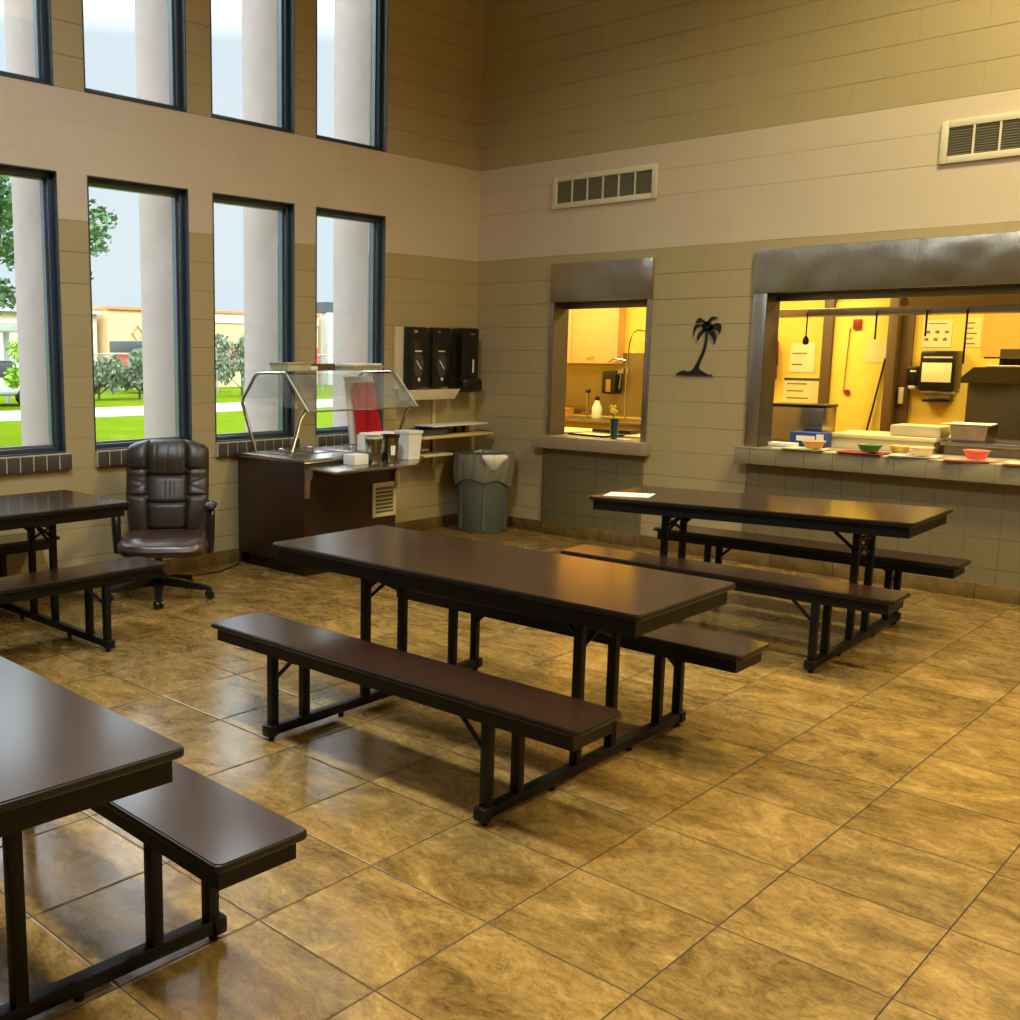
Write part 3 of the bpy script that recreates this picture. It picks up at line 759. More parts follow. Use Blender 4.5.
# red cloth over a white board behind the sneeze guard
t = thing('covered_board', 'red cloth over a white leaning board behind the sneeze guard', 'board', (.14, -1.645, .857))
def bd(y, z): return (y - .13 * z / .53 * (1 if y > 0 else .5), z)
MB().prism([bd(-.145, 0), bd(.22, 0), bd(.22, .545), bd(-.145, .545)], -.02, 0, axis=0, bev=.004).build('board', M_white, t)
def cloth(u, v):
    f = .15 + .85 * u; ya = -.145 + .365 * (f - .0); z = .005 + .50 * v
    y0_, y1_ = bd(-.145, z)[0], bd(.22, z)[0]; y = y0_ + (y1_ - y0_) * (.13 + .85 * u + (.03 * (1 - v) * u))
    return (.022 + .010 * math.sin(u * 19 + 1) * (1 - v) ** .6 + .004 * math.sin(u * 43), y, z)
m = MB(); m.grid(cloth, 48, 24); m.grid(lambda u, v: tuple(a + b_ for a, b_ in zip(cloth(u, v), (-.006, 0, 0))), 48, 24); m.build('red_cloth', M_red, t, smooth=60)
MB().prism([bd(-.15, .50), bd(.225, .50), bd(.225, .555), bd(-.15, .555)], -.024, .018, axis=0, bev=.004).build('top_clip', M_white, t)

# ------------------------------------------------------------------ wall dispensers by the corner
t = thing('cutlery_dispenser', 'cream wall dispenser with two black cutlery magazines and dials', 'dispenser', (0, -.72, 1.29))
MB().box(.001, .03, -.43, .20, .0, .54, bev=.004).build('back_panel', M_cream, t)
for k, y in enumerate((-.21, .10)):
    m = MB(); m.box(.03, .10, y - .12, y + .12, .012, .54, bev=.01); d = m.build('magazine', M_blackp, t)
    m = MB(); m.prism([(y + .065 * math.copysign(abs(math.cos(a)) ** .8, math.cos(a)), .21 + .10 * math.sin(a)) for a in [2 * PI * i / 24 for i in range(24)]], .10, .106, axis=0); m.build('dial', M_greyp, d)
    m = MB(); m.box(.106, .112, y - .05, y + .045, .206, .216, mat=Matrix.Translation((0, y, .21)) @ Matrix.Rotation(-.85, 4, 'X') @ Matrix.Translation((0, -y, -.21))); m.build('pointer', M_white, d)
    MB().box(.101, .103, y - .045, y + .045, .325, .337).build('label_strip', M_white, d)
    MB().lathe([(.016, 0), (.016, .006)], n=14).xf(Matrix.Translation((.10, y + .01, .085)) @ Matrix.Rotation(PI / 2, 4, 'Y')).build('button', M_white, d)
    MB().box(.101, .103, y - .06, y - .015, .49, .51).build('logo_mark', M_steel, d)
m = MB(); m.prism([(-.38, -.09), (.20, -.09), (.28, -.005), (-.40, -.005)], .03, .18, axis=0, bev=.004); m.build('catch_tray', M_cream, t)
t = thing('soap_dispenser', 'black rounded dispenser beside the corner, right of the cutlery magazines', 'dispenser', (0, -.27, 1.25))
MB().box(.001, .15, -.12, .12, .10, .58, bev=.012).build('housing', M_blackp, t)
m = MB(); m.box(.001, .20, -.14, .14, .0, .13, bev=.035, seg=4); m.build('hood', M_blackp, t)
MB().box(.151, .154, .03, .05, .18, .30).build('sight_strip', M_white, t)
MB().box(.151, .154, -.02, .05, .52, .535).build('logo_mark', M_steel, t)

t = thing('wall_shelf', 'cream two-tier wall shelf rack under the dispensers', 'shelf', (0, -.56, .60))
MB().box(.001, .30, -.50, .47, .262, .285, bev=.006).build('lower_board', M_wood, t)
MB().box(.001, .24, -.30, .46, .358, .372, bev=.003).build('upper_board', M_white, t)
for y in (-.2, .0, .12, .24): MB().box(.12, .145, y - .012, y + .012, .285, .358).build('divider', M_blackp, t)
for y in (-.05,): MB().box(.001, .02, y - .02, y + .02, -.03, .66, bev=.002).build('wall_rail', M_cream, t)
MB().box(.001, .25, -.50, -.05, .10, .12, bev=.003).box(.0, .03, -.07, -.03, .0, .26).build('bracket', M_cream, t)
open_tray('cutlery_tray', 'grey cutlery tray on the wall shelf under the dispensers', 'tray', (.14, -.84, .886), 0, .18, .34, .055, M_greyp)

# ------------------------------------------------------------------ trash can in the corner
t = thing('trash_can', 'round grey-green trash can with plastic liner in the corner', 'trash can', (.36, -.305, 0))
m = MB(); m.lathe([(.205, 0), (.212, .012), (.218, .35), (.236, .70), (.248, .705), (.248, .725), (.232, .725), (.205, .03)], n=40)
for k in range(6):
    a = 2 * PI * k / 6 + .2
    m.box(.2, .226, -.012, .012, .03, .55, mat=Matrix.Rotation(a, 4, 'Z'))
m.xf(Matrix.Diagonal((1.07, 1.07, .95, 1))); m.build('can_body', M_bin, t)
Mliner = bpy.data.materials.new('liner_film'); 
Mliner, nt, b_, o_ = new_mat('liner_film')
b_.inputs['Base Color'].default_value = lin((132, 128, 112)); b_.inputs['Roughness'].default_value = .22; b_.inputs['Alpha'].default_value = .9
def liner(u, v):
    a = 2 * PI * u; hang = .27 + .03 * math.sin(2 * a + .6) + .02 * math.sin(5 * a)
    wr = .004 * math.sin(17 * a + 3 * v) + .003 * math.sin(31 * a)
    if v < .25: k = v / .25; return ((.20 + .045 * k) * math.cos(a), (.20 + .045 * k) * math.sin(a), .60 + .15 * k)
    k = (v - .25) / .75; r_ = .253 + .012 * math.sin(PI * k) + wr - .012 * k
    return (r_ * math.cos(a), r_ * math.sin(a), .752 - hang * k + .004 * math.sin(9 * a))
m = MB(); m.grid(liner, 90, 20, closed_u=True); m.xf(Matrix.Diagonal((1.07, 1.07, .95, 1))); m.build('liner', Mliner, t, smooth=80)
m = MB(); 
def knot(u, v):
    a = -.95 + .8 * u
    r_ = .262 + .02 * math.sin(PI * v) + .006 * math.sin(14 * u)
    return (r_ * math.cos(a), r_ * math.sin(a), .755 - (.05 + .09 * math.sin(PI * u)) * v)
m.grid(knot, 20, 8); m.grid(lambda u, v: tuple(c_ * .995 for c_ in knot(u, v)), 20, 8)
m.xf(Matrix.Diagonal((1.07, 1.07, .95, 1))); m.build('liner_fold', plain('liner_pale', (205, 200, 178), .25), t, smooth=80)

# ------------------------------------------------------------------ palm silhouette and vents on the serving wall
def palm():
    X = lambda px: 2.045 + (px - 175) / (600 - 175) * .315       # figure coordinates of the cut-out
    Z = lambda pz: 1.442 + (845 - pz) / (845 - 185) * .457
    m = MB()
    def poly(pts, h=.006):
        m.prism([(X(a) - .022 * (845 - b_) / 660, Z(b_)) for a, b_ in pts], -.012, -.012 + h, axis=1)
    poly([(175, 838), (240, 800), (270, 793), (320, 805), (350, 800), (385, 765), (425, 690), (465, 610), (495, 530), (512, 440), (516, 345), (540, 345), (537, 440), (525, 530), (495, 620), (460, 700), (443, 750), (452, 778), (500, 805), (545, 832), (590, 838), (602, 856), (560, 850), (175, 846)])
    fr = [[(525, 330), (490, 290), (440, 290), (405, 320), (390, 370), (378, 418), (380, 340), (386, 295), (410, 275), (460, 272), (510, 285)],
          [(530, 290), (500, 255), (470, 245), (400, 250), (430, 205), (460, 198), (500, 230), (530, 250)],
          [(525, 270), (545, 225), (580, 188), (625, 190), (658, 208), (610, 212), (580, 230), (555, 270), (545, 300)],
          [(540, 320), (590, 275), (640, 258), (670, 265), (690, 290), (685, 340), (672, 382), (655, 345), (620, 330), (580, 330), (550, 345)],
          [(530, 330), (560, 335), (600, 345), (625, 370), (638, 420), (618, 495), (600, 440), (570, 395), (545, 355)],
          [(540, 320), (510, 345), (480, 370), (455, 405), (432, 462), (420, 420), (430, 375), (460, 345), (500, 320)],
          [(480, 265), (540, 240), (590, 275), (600, 330), (545, 360), (490, 340), (470, 300)]]
    for f in fr: poly(f)
    return tag(m.build('palm_tree_wall_art', M_silh, smooth=0), 'black palm tree silhouette on the wall between the serving windows', 'wall decoration')
palm()
def vent(label, x0, x1, z0, z1, n):
    t = thing('wall_vent', label, 'vent', ((x0 + x1) / 2, 0, z0), group='air vents high on the serving wall')
    h, H = (x1 - x0) / 2, z1 - z0; f = .045
    m = MB()
    for a0, a1, c0, c1 in ((-h, -h + f, 0, H), (h - f, h, 0, H), (-h + f, h - f, 0, f), (-h + f, h - f, H - f, H)): m.box(a0, a1, -.022, -.001, c0, c1, bev=.004)
    m.build('frame', M_offwhite, t)
    MB().box(-h + f, h - f, -.006, -.002, f, H - f).build('mesh_back', M_ventd, t)
    w = (2 * h - 2 * f) / n
    for k in range(1, n): MB().box(-h + f + k * w - .006, -h + f + k * w + .006, -.02, -.004, f, H - f).build('mullion', M_offwhite, t)
    m = MB()
    for k in range(11):
        z = f + (k + .5) * (H - 2 * f) / 11
        m.box(-h + f, h - f, -.014, -.006, z - .0018, z + .0018)
    m.build('louver', plain('louver_dark', (134, 128, 102), .6) if 'louver_dark' not in MATS else MATS['louver_dark'], t)
    return t
vent('cream six-panel air vent above the small serving window', .812, 1.80, 2.842, 3.112, 6)
vent('cream air vent above the wide serving window, cut by the photo edge', 3.845, 4.833, 2.852, 3.122, 6)

# ------------------------------------------------------------------ kitchen beyond
KX0, KX1, KY, KZ = -1.2, 6.6, 2.56, 2.75
struct(MB().box(KX0, KX1, KY, KY + .1, 0, KZ).build('wall_kitchen_back', M_kyel, smooth=0))
struct(MB().box(KX0 - .1, KX0, T, KY + .1, 0, KZ).build('wall_kitchen_left', M_kyel, smooth=0))
struct(MB().box(KX1, KX1 + .1, T, KY + .1, 0, KZ).build('wall_kitchen_right', M_kyel, smooth=0))
struct(MB().box(KX0 - .1, KX1 + .1, T, KY + .1, -.12, -.001).build('floor_kitchen', M_kfloor, smooth=0))
struct(MB().box(KX0 - .1, KX1 + .1, T + .001, KY + .1, KZ, KZ + .1).build('ceiling_kitchen', M_kyel, smooth=0))
struct(MB().box(KX0, 0, T - .02, T, 0, KZ).build('wall_kitchen_front', M_kyel, smooth=0))
# --- behind the small window
t = thing('wall_cabinet', 'cream wall cabinet seen through the small serving window', 'cabinet', (-.26, KY, 1.50))
MB().box(-.44, .30, -.12, -.001, 0, .95).build('carcass', M_kcab, t)
for x0, x1 in ((-.44, -.30), (-.294, .30)):
    d = MB().box(x0, x1, -.14, -.121, .003, .947, bev=.003).build('cabinet_door', M_kcab, t)
    MB().tube([(x1 - .38, -.14, .06), (x1 - .38, -.16, .06), (x1 - .30, -.16, .07), (x1 - .30, -.14, .07)], .005, n=8).build('handle', M_ink, d) if x1 > 0 else None
struct(MB().box(-1.18, 1.3, KY - .012, KY - .001, .93, 1.62).build('trim_7', M_steeld))
t = thing('sink_counter', 'stainless sink counter along the kitchen wall behind the small window', 'counter', (.12, KY - .3, 0))
MB().box(-1.3, 1.3, -.3, .28, .86, .90, bev=.006).build('counter_top', M_steeld, t)
MB().box(-1.28, 1.28, -.26, .27, 0, .86).build('base_cabinet', M_steeld, t)
t = thing('sink_faucet', 'thin upright steel faucet at the left of the sink', 'faucet', (-.30, KY - .16, .90))
MB().cyl((0, 0, 0), (0, 0, .28), .012).build('riser', M_chrome, t)
m = MB(); m.lathe([(.0, 0), (.028, .006), (.03, .03), (.02, .045)], n=16); m.xf(Matrix.Translation((0, 0, .27))); m.build('spray_head', M_blackp, t)
m = MB(); m.cyl((-.06, -.0, .04), (.04, -.02, .05), .012); m.build('handle', M_chrome, t)
t = thing('soap_bottle', 'white soap bottle with dark cap on the sink counter', 'bottle', (-.15, KY - .2, .90))
MB().lathe([(.05, 0), (.055, .01), (.055, .12), (.03, .17), (.026, .20)], n=24).build('bottle', M_white, t); MB().lathe([(.028, .195), (.028, .225), (.012, .23), (.012, .245)], n=18).build('cap', M_blackp, t)
t = thing('wall_mounted_dispenser', 'dark steel dispenser mounted above the kitchen sink', 'dispenser', (-.06, KY - .012, 1.17))
MB().box(-.09, .09, -.12, 0, 0, .25, bev=.02).build('housing', M_blackp, t)
MB().box(-.03, .03, -.125, -.119, .02, .16).build('front_plate', M_steel, t)
MB().tube([(.07, -.08, .2), (.12, -.10, .26), (.14, -.10, .18), (.12, -.09, .06)], .009, n=8).build('lever', M_chrome, t)
t = thing('prerinse_faucet', 'tall arched pre-rinse faucet hose at the right of the small window', 'faucet', (.18, KY - .16, .90))
m = MB(); m.tube([(0, 0, 0), (-.0, 0, .62), (.02, 0, .84), (.05, 0, .93), (.11, 0, .965), (.20, 0, .95), (.26, 0, .88), (.27, 0, .66)], .009, n=8); m.build('hose', M_chrome, t)
MB().cyl((.27, 0, .56), (.27, 0, .68), .018).build('spray_valve', M_blackp, t)
MB().tube([(-.22, -.02, .62), (-.16, -.02, .66), (-.02, 0, .64)], .01, n=8).build('spout', M_chrome, t)
for x in (-.03, .03): MB().lathe([(.0, 0), (.025, .0), (.022, .06)], n=14).xf(Matrix.Translation((x, -.03, .50))).build('valve_knob', M_steel, t)
open_tray('bus_tub', 'small orange pan on the sink counter at the left', 'pan', (-.62, KY - .22, .90), 0, .22, .2, .09, M_orangeb)
MB_ = MB(); MB_.box(-.2, .2, -.12, .12, 0, .035, bev=.008)
tag(MB_.build('oven_tray', M_blackp), 'black flat tray on the counter behind the serving tray', 'tray').location = (1.12, .70, .886)
t = thing('prep_counter', 'cream prep counter just inside the small serving window', 'counter', (.9, .74, 0))
MB().box(-.75, .75, -.28, .28, .845, .885, bev=.004).build('counter_top', M_board, t); MB().box(-.72, .72, -.25, .25, 0, .845).build('base_cabinet', M_steeld, t)
open_tray('serving_tray', 'dark-edged cream tray on the small serving window ledge', 'tray', (1.14, .30, .886), -.2, .42, .26, .012, M_darktray)
tag(MB().prism(rrect(-.19, .19, -.11, .11, .02), 0, .004).build('tray_liner', M_board), 'cream paper liner lying in the dark-edged tray', 'paper').location = (1.14, .30, .892)
bpy.data.objects['tray_liner'].rotation_euler.z = -.2
t = thing('drinking_glass', 'tall dark teal glass standing on the small serving window ledge', 'glass', (1.47, .06, .886))
MB().lathe([(.026, 0), (.03, .004), (.036, .17), (.033, .17), (.026, .012)], n=24).build('body', M_tglass, t)
t = thing('flower_sprig', 'yellow flower sprig standing in the teal glass', 'flower', (1.47, .06, .90))
MB().tube([(0, 0, 0), (-.01, 0, .14), (-.02, .0, .24)], .004, n=6).build('stem', M_leaf, t)
m = MB()
for k in range(16):
    a = random.uniform(0, 6.28); rr = random.uniform(0, .035); z = .23 + random.uniform(-.03, .035)
    bmesh.ops.create_icosphere(m.bm, subdivisions=1, radius=.016, matrix=Matrix.Translation((-.02 + rr * math.cos(a), rr * math.sin(a), z)))
m.build('blossom', M_flower, t)
tag(MB().box(-.05, .05, -.04, .04, 0, .012, bev=.004).build('dish_sponge', M_white), 'small white cloth pad at the right end of the small window ledge', 'cloth').location = (1.60, .0, .886)

# --- behind the wide window: door, notices, dispensers
def door_frame():
    d = bpy.data.objects.new('door_1', None); COL.objects.link(d); d.location = (2.56, KY, 0); struct(d)
    MB().box(-.27, .245, -.03, -.002, 0, 2.1, bev=.003).build('door_panel', M_kdoor, d)
    MB().box(-.36, -.27, -.07, -.001, 0, 2.2, bev=.004).build('frame_post', M_kbrown, d)
    MB().box(.25, .33, -.16, -.001, 0, 2.2, bev=.004).build('frame_post', M_kbrown, d)
    MB().box(.332, .43, -.05, -.001, 0, 2.2, bev=.004).build('frame_post', M_kbrown, d)
    MB().box(.36, .40, -.09, -.05, 1.17, 1.32, bev=.006).build('door_handle', M_cream, d)
door_frame()
WK = KY - .003
def notice(name, label, x0, x1, z0, z1, m_, lines=0, yy=WK, cat='notice', block=None):
    t = thing(name, label, cat, ((x0 + x1) / 2, yy, z0)); h = (x1 - x0) / 2; H = z1 - z0
    MB().box(-h, h, -.003, 0, 0, H).build('sheet', m_, t)
    if lines:
        m = MB()
        for k in range(lines):
            z = H * (k + .7) / (lines + .6); w = random.uniform(.5, .82)
            m.box(-h * .82, -h * .82 + 2 * h * .82 * w, -.0045, -.0031, z - .006, z + .006)
        m.build('print_lines', M_ink, t)
    if block: MB().box(-h, h, -.006, -.0031, H - .03, H - .005).build('clip_bar', block, t)
    return t
def icon_sheet():
    t = notice('hygiene_notice', 'pale notice with rows of small pictures above the towel dispenser', 3.05, 3.29, 1.68, 1.92, M_board)
    m = MB()
    for r_ in range(2):
        for c_ in range(3):
            x, z = -.08 + .075 * c_ + .01 * r_, .07 + .065 * r_
            m.prism([(x - .02, z - .01), (x + .02, z - .014), (x + .012, z + .014), (x - .012, z + .012)], -.0045, -.0031, axis=1)
    m.box(-.07, .08, -.0045, -.0031, .205, .213); m.build('print_lines', M_ink, t)
icon_sheet()
notice('paper_notice', 'white printed notice left of the orange board', 3.385, 3.52, 1.68, 1.93, M_kpaper, 5)
notice('orange_wall_sign', 'orange board on the kitchen wall at the photo edge', 3.53, 4.6, 1.60, 2.0, M_korange, cat='board')
notice('door_notice', 'small pale paper stuck on the yellow kitchen door', 2.59, 2.77, 1.54, 1.75, M_kpaper, yy=KY - .033)
notice('wall_chart', 'pale printed chart with a dark clip bar left of the kitchen door', 1.84, 2.19, 1.14, 1.39, M_kpaper, 3, block=M_vehd)
notice('wall_diagram', 'pale line drawing sheet above the clip-bar chart', 1.88, 2.12, 1.44, 1.72, M_board, 2)
t = thing('alarm_pull', 'thin pull cord with red ends hanging on the kitchen door', 'pull cord', (2.44, KY - .034, 1.2))
MB().tube([(-.02, -.006, .06), (0, -.008, .66)], .0045, n=6).build('cord', M_ink, t)
MB().box(.03, .10, -.03, 0, .65, .74, bev=.004).build('red_box', M_redp, t)
MB().lathe([(0, 0), (.028, .0), (.025, .02)], n=16).xf(Matrix.Translation((.015, 0, .06)) @ Matrix.Rotation(PI / 2, 4, 'X')).build('red_handle', M_redp, t)
t = thing('broom', 'broom with a dark thin handle leaning on the kitchen door', 'broom', (2.55, KY - .14, 0))
MB().tube([(0, 0, .05), (.22, .10, 1.58)], .009, n=8).build('handle', M_blackp, t); MB().box(-.14, .14, -.03, .03, 0, .08, bev=.01).build('brush', M_kbrown, t)
t = thing('wall_mounted_extinguisher', 'red fire extinguisher at the left edge of the wide window', 'fire extinguisher', (1.73, KY - .10, 1.36))
MB().lathe([(.06, 0), (.07, .015), (.07, .36), (.05, .42), (.022, .445)], n=24).build('cylinder', M_redp, t)
MB().box(-.02, .02, -.06, .03, .44, .48, bev=.005).build('valve', M_blackp, t); MB().tube([(0, -.05, .46), (.07, -.06, .40), (.085, -.04, .15)], .01, n=8).build('hose', M_blackp, t)
t = thing('paper_towel_dispenser', 'black framed paper towel dispenser right of the brown door frame', 'dispenser', (3.26, KY, 1.30))
m = MB(); m.box(-.15, .14, -.2, -.001, 0, .35, bev=.02); m.build('housing', M_blackp, t)
MB().box(-.125, .11, -.206, -.199, .075, .245, bev=.002).build('front_window', M_board, t)
MB().box(-.12, .11, -.206, -.199, .285, .30).build('trim_strip', M_cream, t)
MB().box(-.13, .12, -.17, -.03, -.03, -.001, bev=.006).build('paper_slot', M_steel, t)
t = thing('soap_dispenser', 'small black soap dispenser with white nozzle on the yellow kitchen wall', 'dispenser', (3.04, KY, 1.31))
MB().box(-.065, .065, -.10, -.001, .03, .20, bev=.015).build('housing', M_blackp, t); MB().lathe([(.02, 0), (.04, .02), (.04, .04)], n=16).xf(Matrix.Translation((-.01, -.06, -.012))).build('nozzle', M_white, t)
MB().box(-.03, .02, -.103, -.1, .15, .165).build('logo_mark', M_white, t)
t = thing('wall_shelf', 'small dark ledge under the paper towel dispenser', 'shelf', (3.24, KY, 1.20))
MB().box(-.11, .11, -.12, -.001, 0, .022, bev=.003).build('board', M_blackp, t); MB().box(-.09, .09, -.01, -.001, .022, .06).build('back_plate', M_steel, t)
# pass-through overshelf with hanging straps
t = thing('overshelf', 'stainless overhead shelf hung above the pass-through counter', 'overshelf', (4.5, .42, 0))
m = MB(); m.prism([(-.90, 1.956), (2.0, 1.956), (2.0, 2.27), (-1.04, 2.27)], .06, .09, axis=1)
m.build('canopy', brushed('canopy_steel', (196, 176, 120), .42, 0), t)
MB().box(-1.92, 2.0, -.02, .28, 1.90, 1.955, bev=.005).build('lower_rail', M_steelv, t)
def strap(x, z0, name, label, w=.006, knob=None):
    t = thing(name, label, 'utensil', (x, .385, z0), group='utensils hanging from the overhead shelf')
    H = 1.925 - z0
    MB().box(-w, w, -.004, .004, 0, H, bev=.001).build('handle', M_blackp, t)
    m = MB(); m.tube([(0, 0, H - .004), (0, .004, H + .012), (0, .014, H + .006)], .003, n=6); m.build('hook', M_chrome, t)
    if knob: knob(t)
    return t
def kn(t): 
    MB().lathe([(.0, .0), (.022, .01), (.024, .04), (.008, .07)], n=14).xf(Matrix.Translation((0, 0, -.06))).build('ladle_bowl', M_blackp, t)
strap(2.90, 1.74, 'hanging_ladle', 'black ladle hanging at the left end of the overhead shelf', .005, kn)
strap(3.40, 1.72, 'hanging_spatula', 'short dark spatula hanging in front of the yellow door', .006)
strap(3.735, 1.74, 'hanging_tongs', 'dark tongs hanging just right of the brown door frame', .006)
strap(3.99, 1.55, 'hanging_spoon', 'long black spoon hanging beside the paper towel dispenser', .006)
# hot holding unit on the right
t = thing('holding_oven', 'large dull stainless kitchen cabinet at the right edge of the photo', 'oven', (4.6, 1.55, 0))
MB().box(-.80, .9, -.3, .35, .0, 1.40, bev=.01).build('body', M_oven, t)
m = MB(); m.prism([(-.84, 1.40), (-.84, 1.44), (-.76, 1.52), (.9, 1.52), (.9, 1.40)], -.34, .35, axis=1); m.build('top_hood', M_oven, t)
MB().box(-.70, .9, .1, .14, 1.52, 1.66).box(-.72, .9, -.25, .14, 1.585, 1.60, bev=.002).build('top_shelf', M_oven, t)
t2 = tag(MB().box(-.14, .14, -.08, .08, 0, .014, bev=.003).build('folded_towel', M_paper), 'folded white towel lying on the stainless kitchen cabinet', 'towel'); t2.location = (4.06, 1.30, 1.521)
# serving line counters
t = thing('steam_table', 'cream fronted serving counter just inside the wide window', 'counter', (3.47, .66, 0))
MB().box(-.36, .36, -.2, .25, .0, .985).build('base_cabinet', M_board, t)
MB().box(-.38, .38, -.22, .27, .986, 1.015, bev=.006).build('cutting_board', M_board, t)
tag(MB().box(-.17, .17, -.12, .12, 0, .08, bev=.008).build('bread_box', M_board), 'cream lidded box on the right end of the cream counter', 'box').location = (3.68, .64, 1.016)
t = thing('steam_table', 'stainless serving counter right of the cream one', 'counter', (4.75, .68, 0))
MB().box(-.85, 1.0, -.2, .25, 0, .97).build('base_cabinet', M_steeld, t); MB().box(-.88, 1.0, -.23, .27, .971, 1.0, bev=.006).build('counter_top', M_steel, t)
open_tray('steel_pan', 'deep steel food pan on the stainless counter beside the cream box', 'pan', (4.035, .63, 1.001), 0, .22, .26, .115, M_steel)
tag(MB().prism([(-.14, -.15), (.17, -.12), (.14, .16), (-.12, .14)], 0, .004).build('pan_liner', M_paper), 'white paper sheet lying over the steel pan', 'paper').location = (4.0, .62, 1.121)
t = thing('serving_tongs', 'bright steel tongs lying up against the stainless cabinet', 'tongs', (4.55, .60, 1.0))
MB().tube([(-.2, 0, .06), (.0, .02, .03), (.2, .0, .012)], .007, n=8).build('arm', M_chrome, t); MB().tube([(-.2, .02, .06), (.0, .05, .025), (.2, .04, .01)], .007, n=8).build('arm', M_chrome, t)
t = thing('napkin_cabinet', 'stainless box at the left end of the pass-through counter', 'napkin box', (2.95, .62, 0))
MB().box(-.36, .08, -.12, .14, .93, 1.20, bev=.006).build('body', M_steel, t); MB().box(-.36, -.02, -.12, .14, 0, .93).build('leg_panel', M_steeld, t)
MB().box(-.34, .09, -.13, .14, 1.201, 1.222, bev=.003).build('lid', M_blackp, t)
t = thing('glove_box', 'blue open cardboard box at the left of the pass-through counter', 'box', (3.0, .36, .909))
m = MB(); m.box(-.13, .13, -.07, .07, 0, .11, bev=.002); m.build('carton', M_blue, t)
m = MB(); m.box(-.08, .06, -.0725, -.0705, .045, .085); m.build('slot', M_paper, t); MB().box(.07, .125, -.0725, -.0705, .03, .10).build('label', M_paper, t)
tag(MB().box(-.10, .10, -.05, .05, 0, .03, bev=.005).build('paper_napkins', M_paper), 'pile of pale napkins beside the blue box', 'napkins').location = (2.86, .20, .909)

# meal trays and bowls on the long counter
SZ = .911
def bowl(name, label, x, y, z, r_, h, m_, rz=0, tilt=0):
    m = MB(); m.lathe([(r_ * .6, 0), (r_ * .64, .004), (r_ * .96, h), (r_, h), (r_ * .98, h + .003), (r_ * .9, h), (r_ * .55, .008)], n=8 if 'square' in label else 28)
    o = tag(m.build(name, m_), label, 'bowl', 'meal bowls on the serving counter'); o.location = (x, y, z); o.rotation_euler = (tilt, 0, rz); return o
TR = [('mint meal tray with an orange bowl, leftmost on the counter', 3.13, -.03, M_minttray, .05),
      ('red meal tray under the green bowl on the counter', 3.53, -.03, M_maroon, -.05),
      ('pale blue-white meal tray under the cream bowl on the counter', 3.86, -.02, M_lighttray, .1),
      ('pink meal tray under the coral bowl on the counter', 4.20, -.03, M_pinkt, .2),
      ('cream meal tray under the yellow bowl at the photo edge', 4.55, -.03, M_creamb, .1)]
for lab, x, y, mm, rz in TR: open_tray('meal_tray', lab, 'tray', (x, y, SZ), rz, .26, .18, .012, mm, group='meal trays on the serving counter')
bowl('meal_bowl', 'shallow orange bowl on the mint tray', 3.16, .02, SZ + .016, .085, .05, M_orangeb)
bowl('meal_bowl', 'green bowl on the red tray', 3.55, .02, SZ + .016, .085, .05, M_green)
bowl('meal_bowl', 'cream bowl on the pale tray', 3.88, .03, SZ + .016, .085, .052, M_creamb)
bowl('meal_bowl', 'coral pink bowl on the pink tray', 4.22, .02, SZ + .016, .082, .055, M_pink, tilt=0.0)
bowl('meal_bowl', 'yellow bowl at the right edge of the photo', 4.56, .02, SZ + .016, .085, .06, M_yellowb)
bowl('meal_bowl', 'yellow bowl half hidden behind the green bowl', 3.71, .14, SZ, .07, .06, M_yellowb)
for k, (x, y, rz, lab) in enumerate(((3.33, -.07, .2, 'cream napkin between the mint tray and the red tray'), (3.70, -.085, -.1, 'cream napkin between the red tray and the pale tray'), (4.03, -.085, .25, 'cream napkin between the pale tray and the pink tray'), (4.39, -.085, .1, 'cream napkin between the pink tray and the cream tray'), (2.95, -.06, 0., 'cream napkin at the left end of the counter'))):
    o = tag(MB().prism(rrect(-.06, .06, -.03, .03, .006), 0, .006).build('paper_napkin', M_board), lab, 'napkin', 'napkins on the serving counter'); o.location = (x, y, SZ); o.rotation_euler.z = rz

# ------------------------------------------------------------------ outdoors
GZ = -.2
struct(MB().box(-90, -.2, -40, 90, GZ - .3, GZ).build('exterior_lawn', M_grass, smooth=0))
struct(MB().box(-23.6, -19.3, -40, 90, GZ, GZ + .012).build('exterior_road', M_road, smooth=0))
t = thing('store_building', 'cream store building with an orange cornice and red lower band across the road', 'building', (-38, 24, GZ))
MB().box(-6, 0, -4.6, 9.2, 0, 3.85).build('wall', M_bldg, t)
MB().box(-6, .12, -4.65, 9.25, 3.85, 3.98).build('cornice', M_cornice, t)
MB().box(0, .06, 1.5, 9.2, 3.35, 3.85).build('fascia', M_bldw, t)
MB().box(0, .10, 1.9, 9.2, 1.0, 2.12).build('red_band', M_awn, t)
for y in (-2.95, 3.95):
    m = MB(); m.tube([(.05, y - .32, 2.72), (.05, y, 3.10), (.05, y + .32, 2.72), (.05, y, 2.32)], .035, n=6, closed=True); m.build('emblem', M_emb, t)
t = thing('annex_building', 'pale building with grey roof past the store', 'building', (-38, 34.6, GZ))
MB().box(-6, 0, -1.1, 6, 0, 4.1).build('wall', M_bldw, t); MB().box(-6, .3, -1.15, 6, 4.1, 4.7).build('roof', M_vehd, t)
MB().box(0, .5, -1.05, -.65, 0, 4.1).build('pillar', M_vehw, t); MB().box(0, .05, .4, 1.4, 0, 2.2).build('doorway', M_bldg, t)
t = thing('annex_building', 'low white building behind the fence at the left of the store', 'building', (-38.5, 18.5, GZ))
MB().box(-4, 0, -5, .6, 0, 3.6).build('wall', M_bldw, t); MB().box(-4, .3, -5, .65, 3.6, 3.75).build('roof', M_vehw, t)
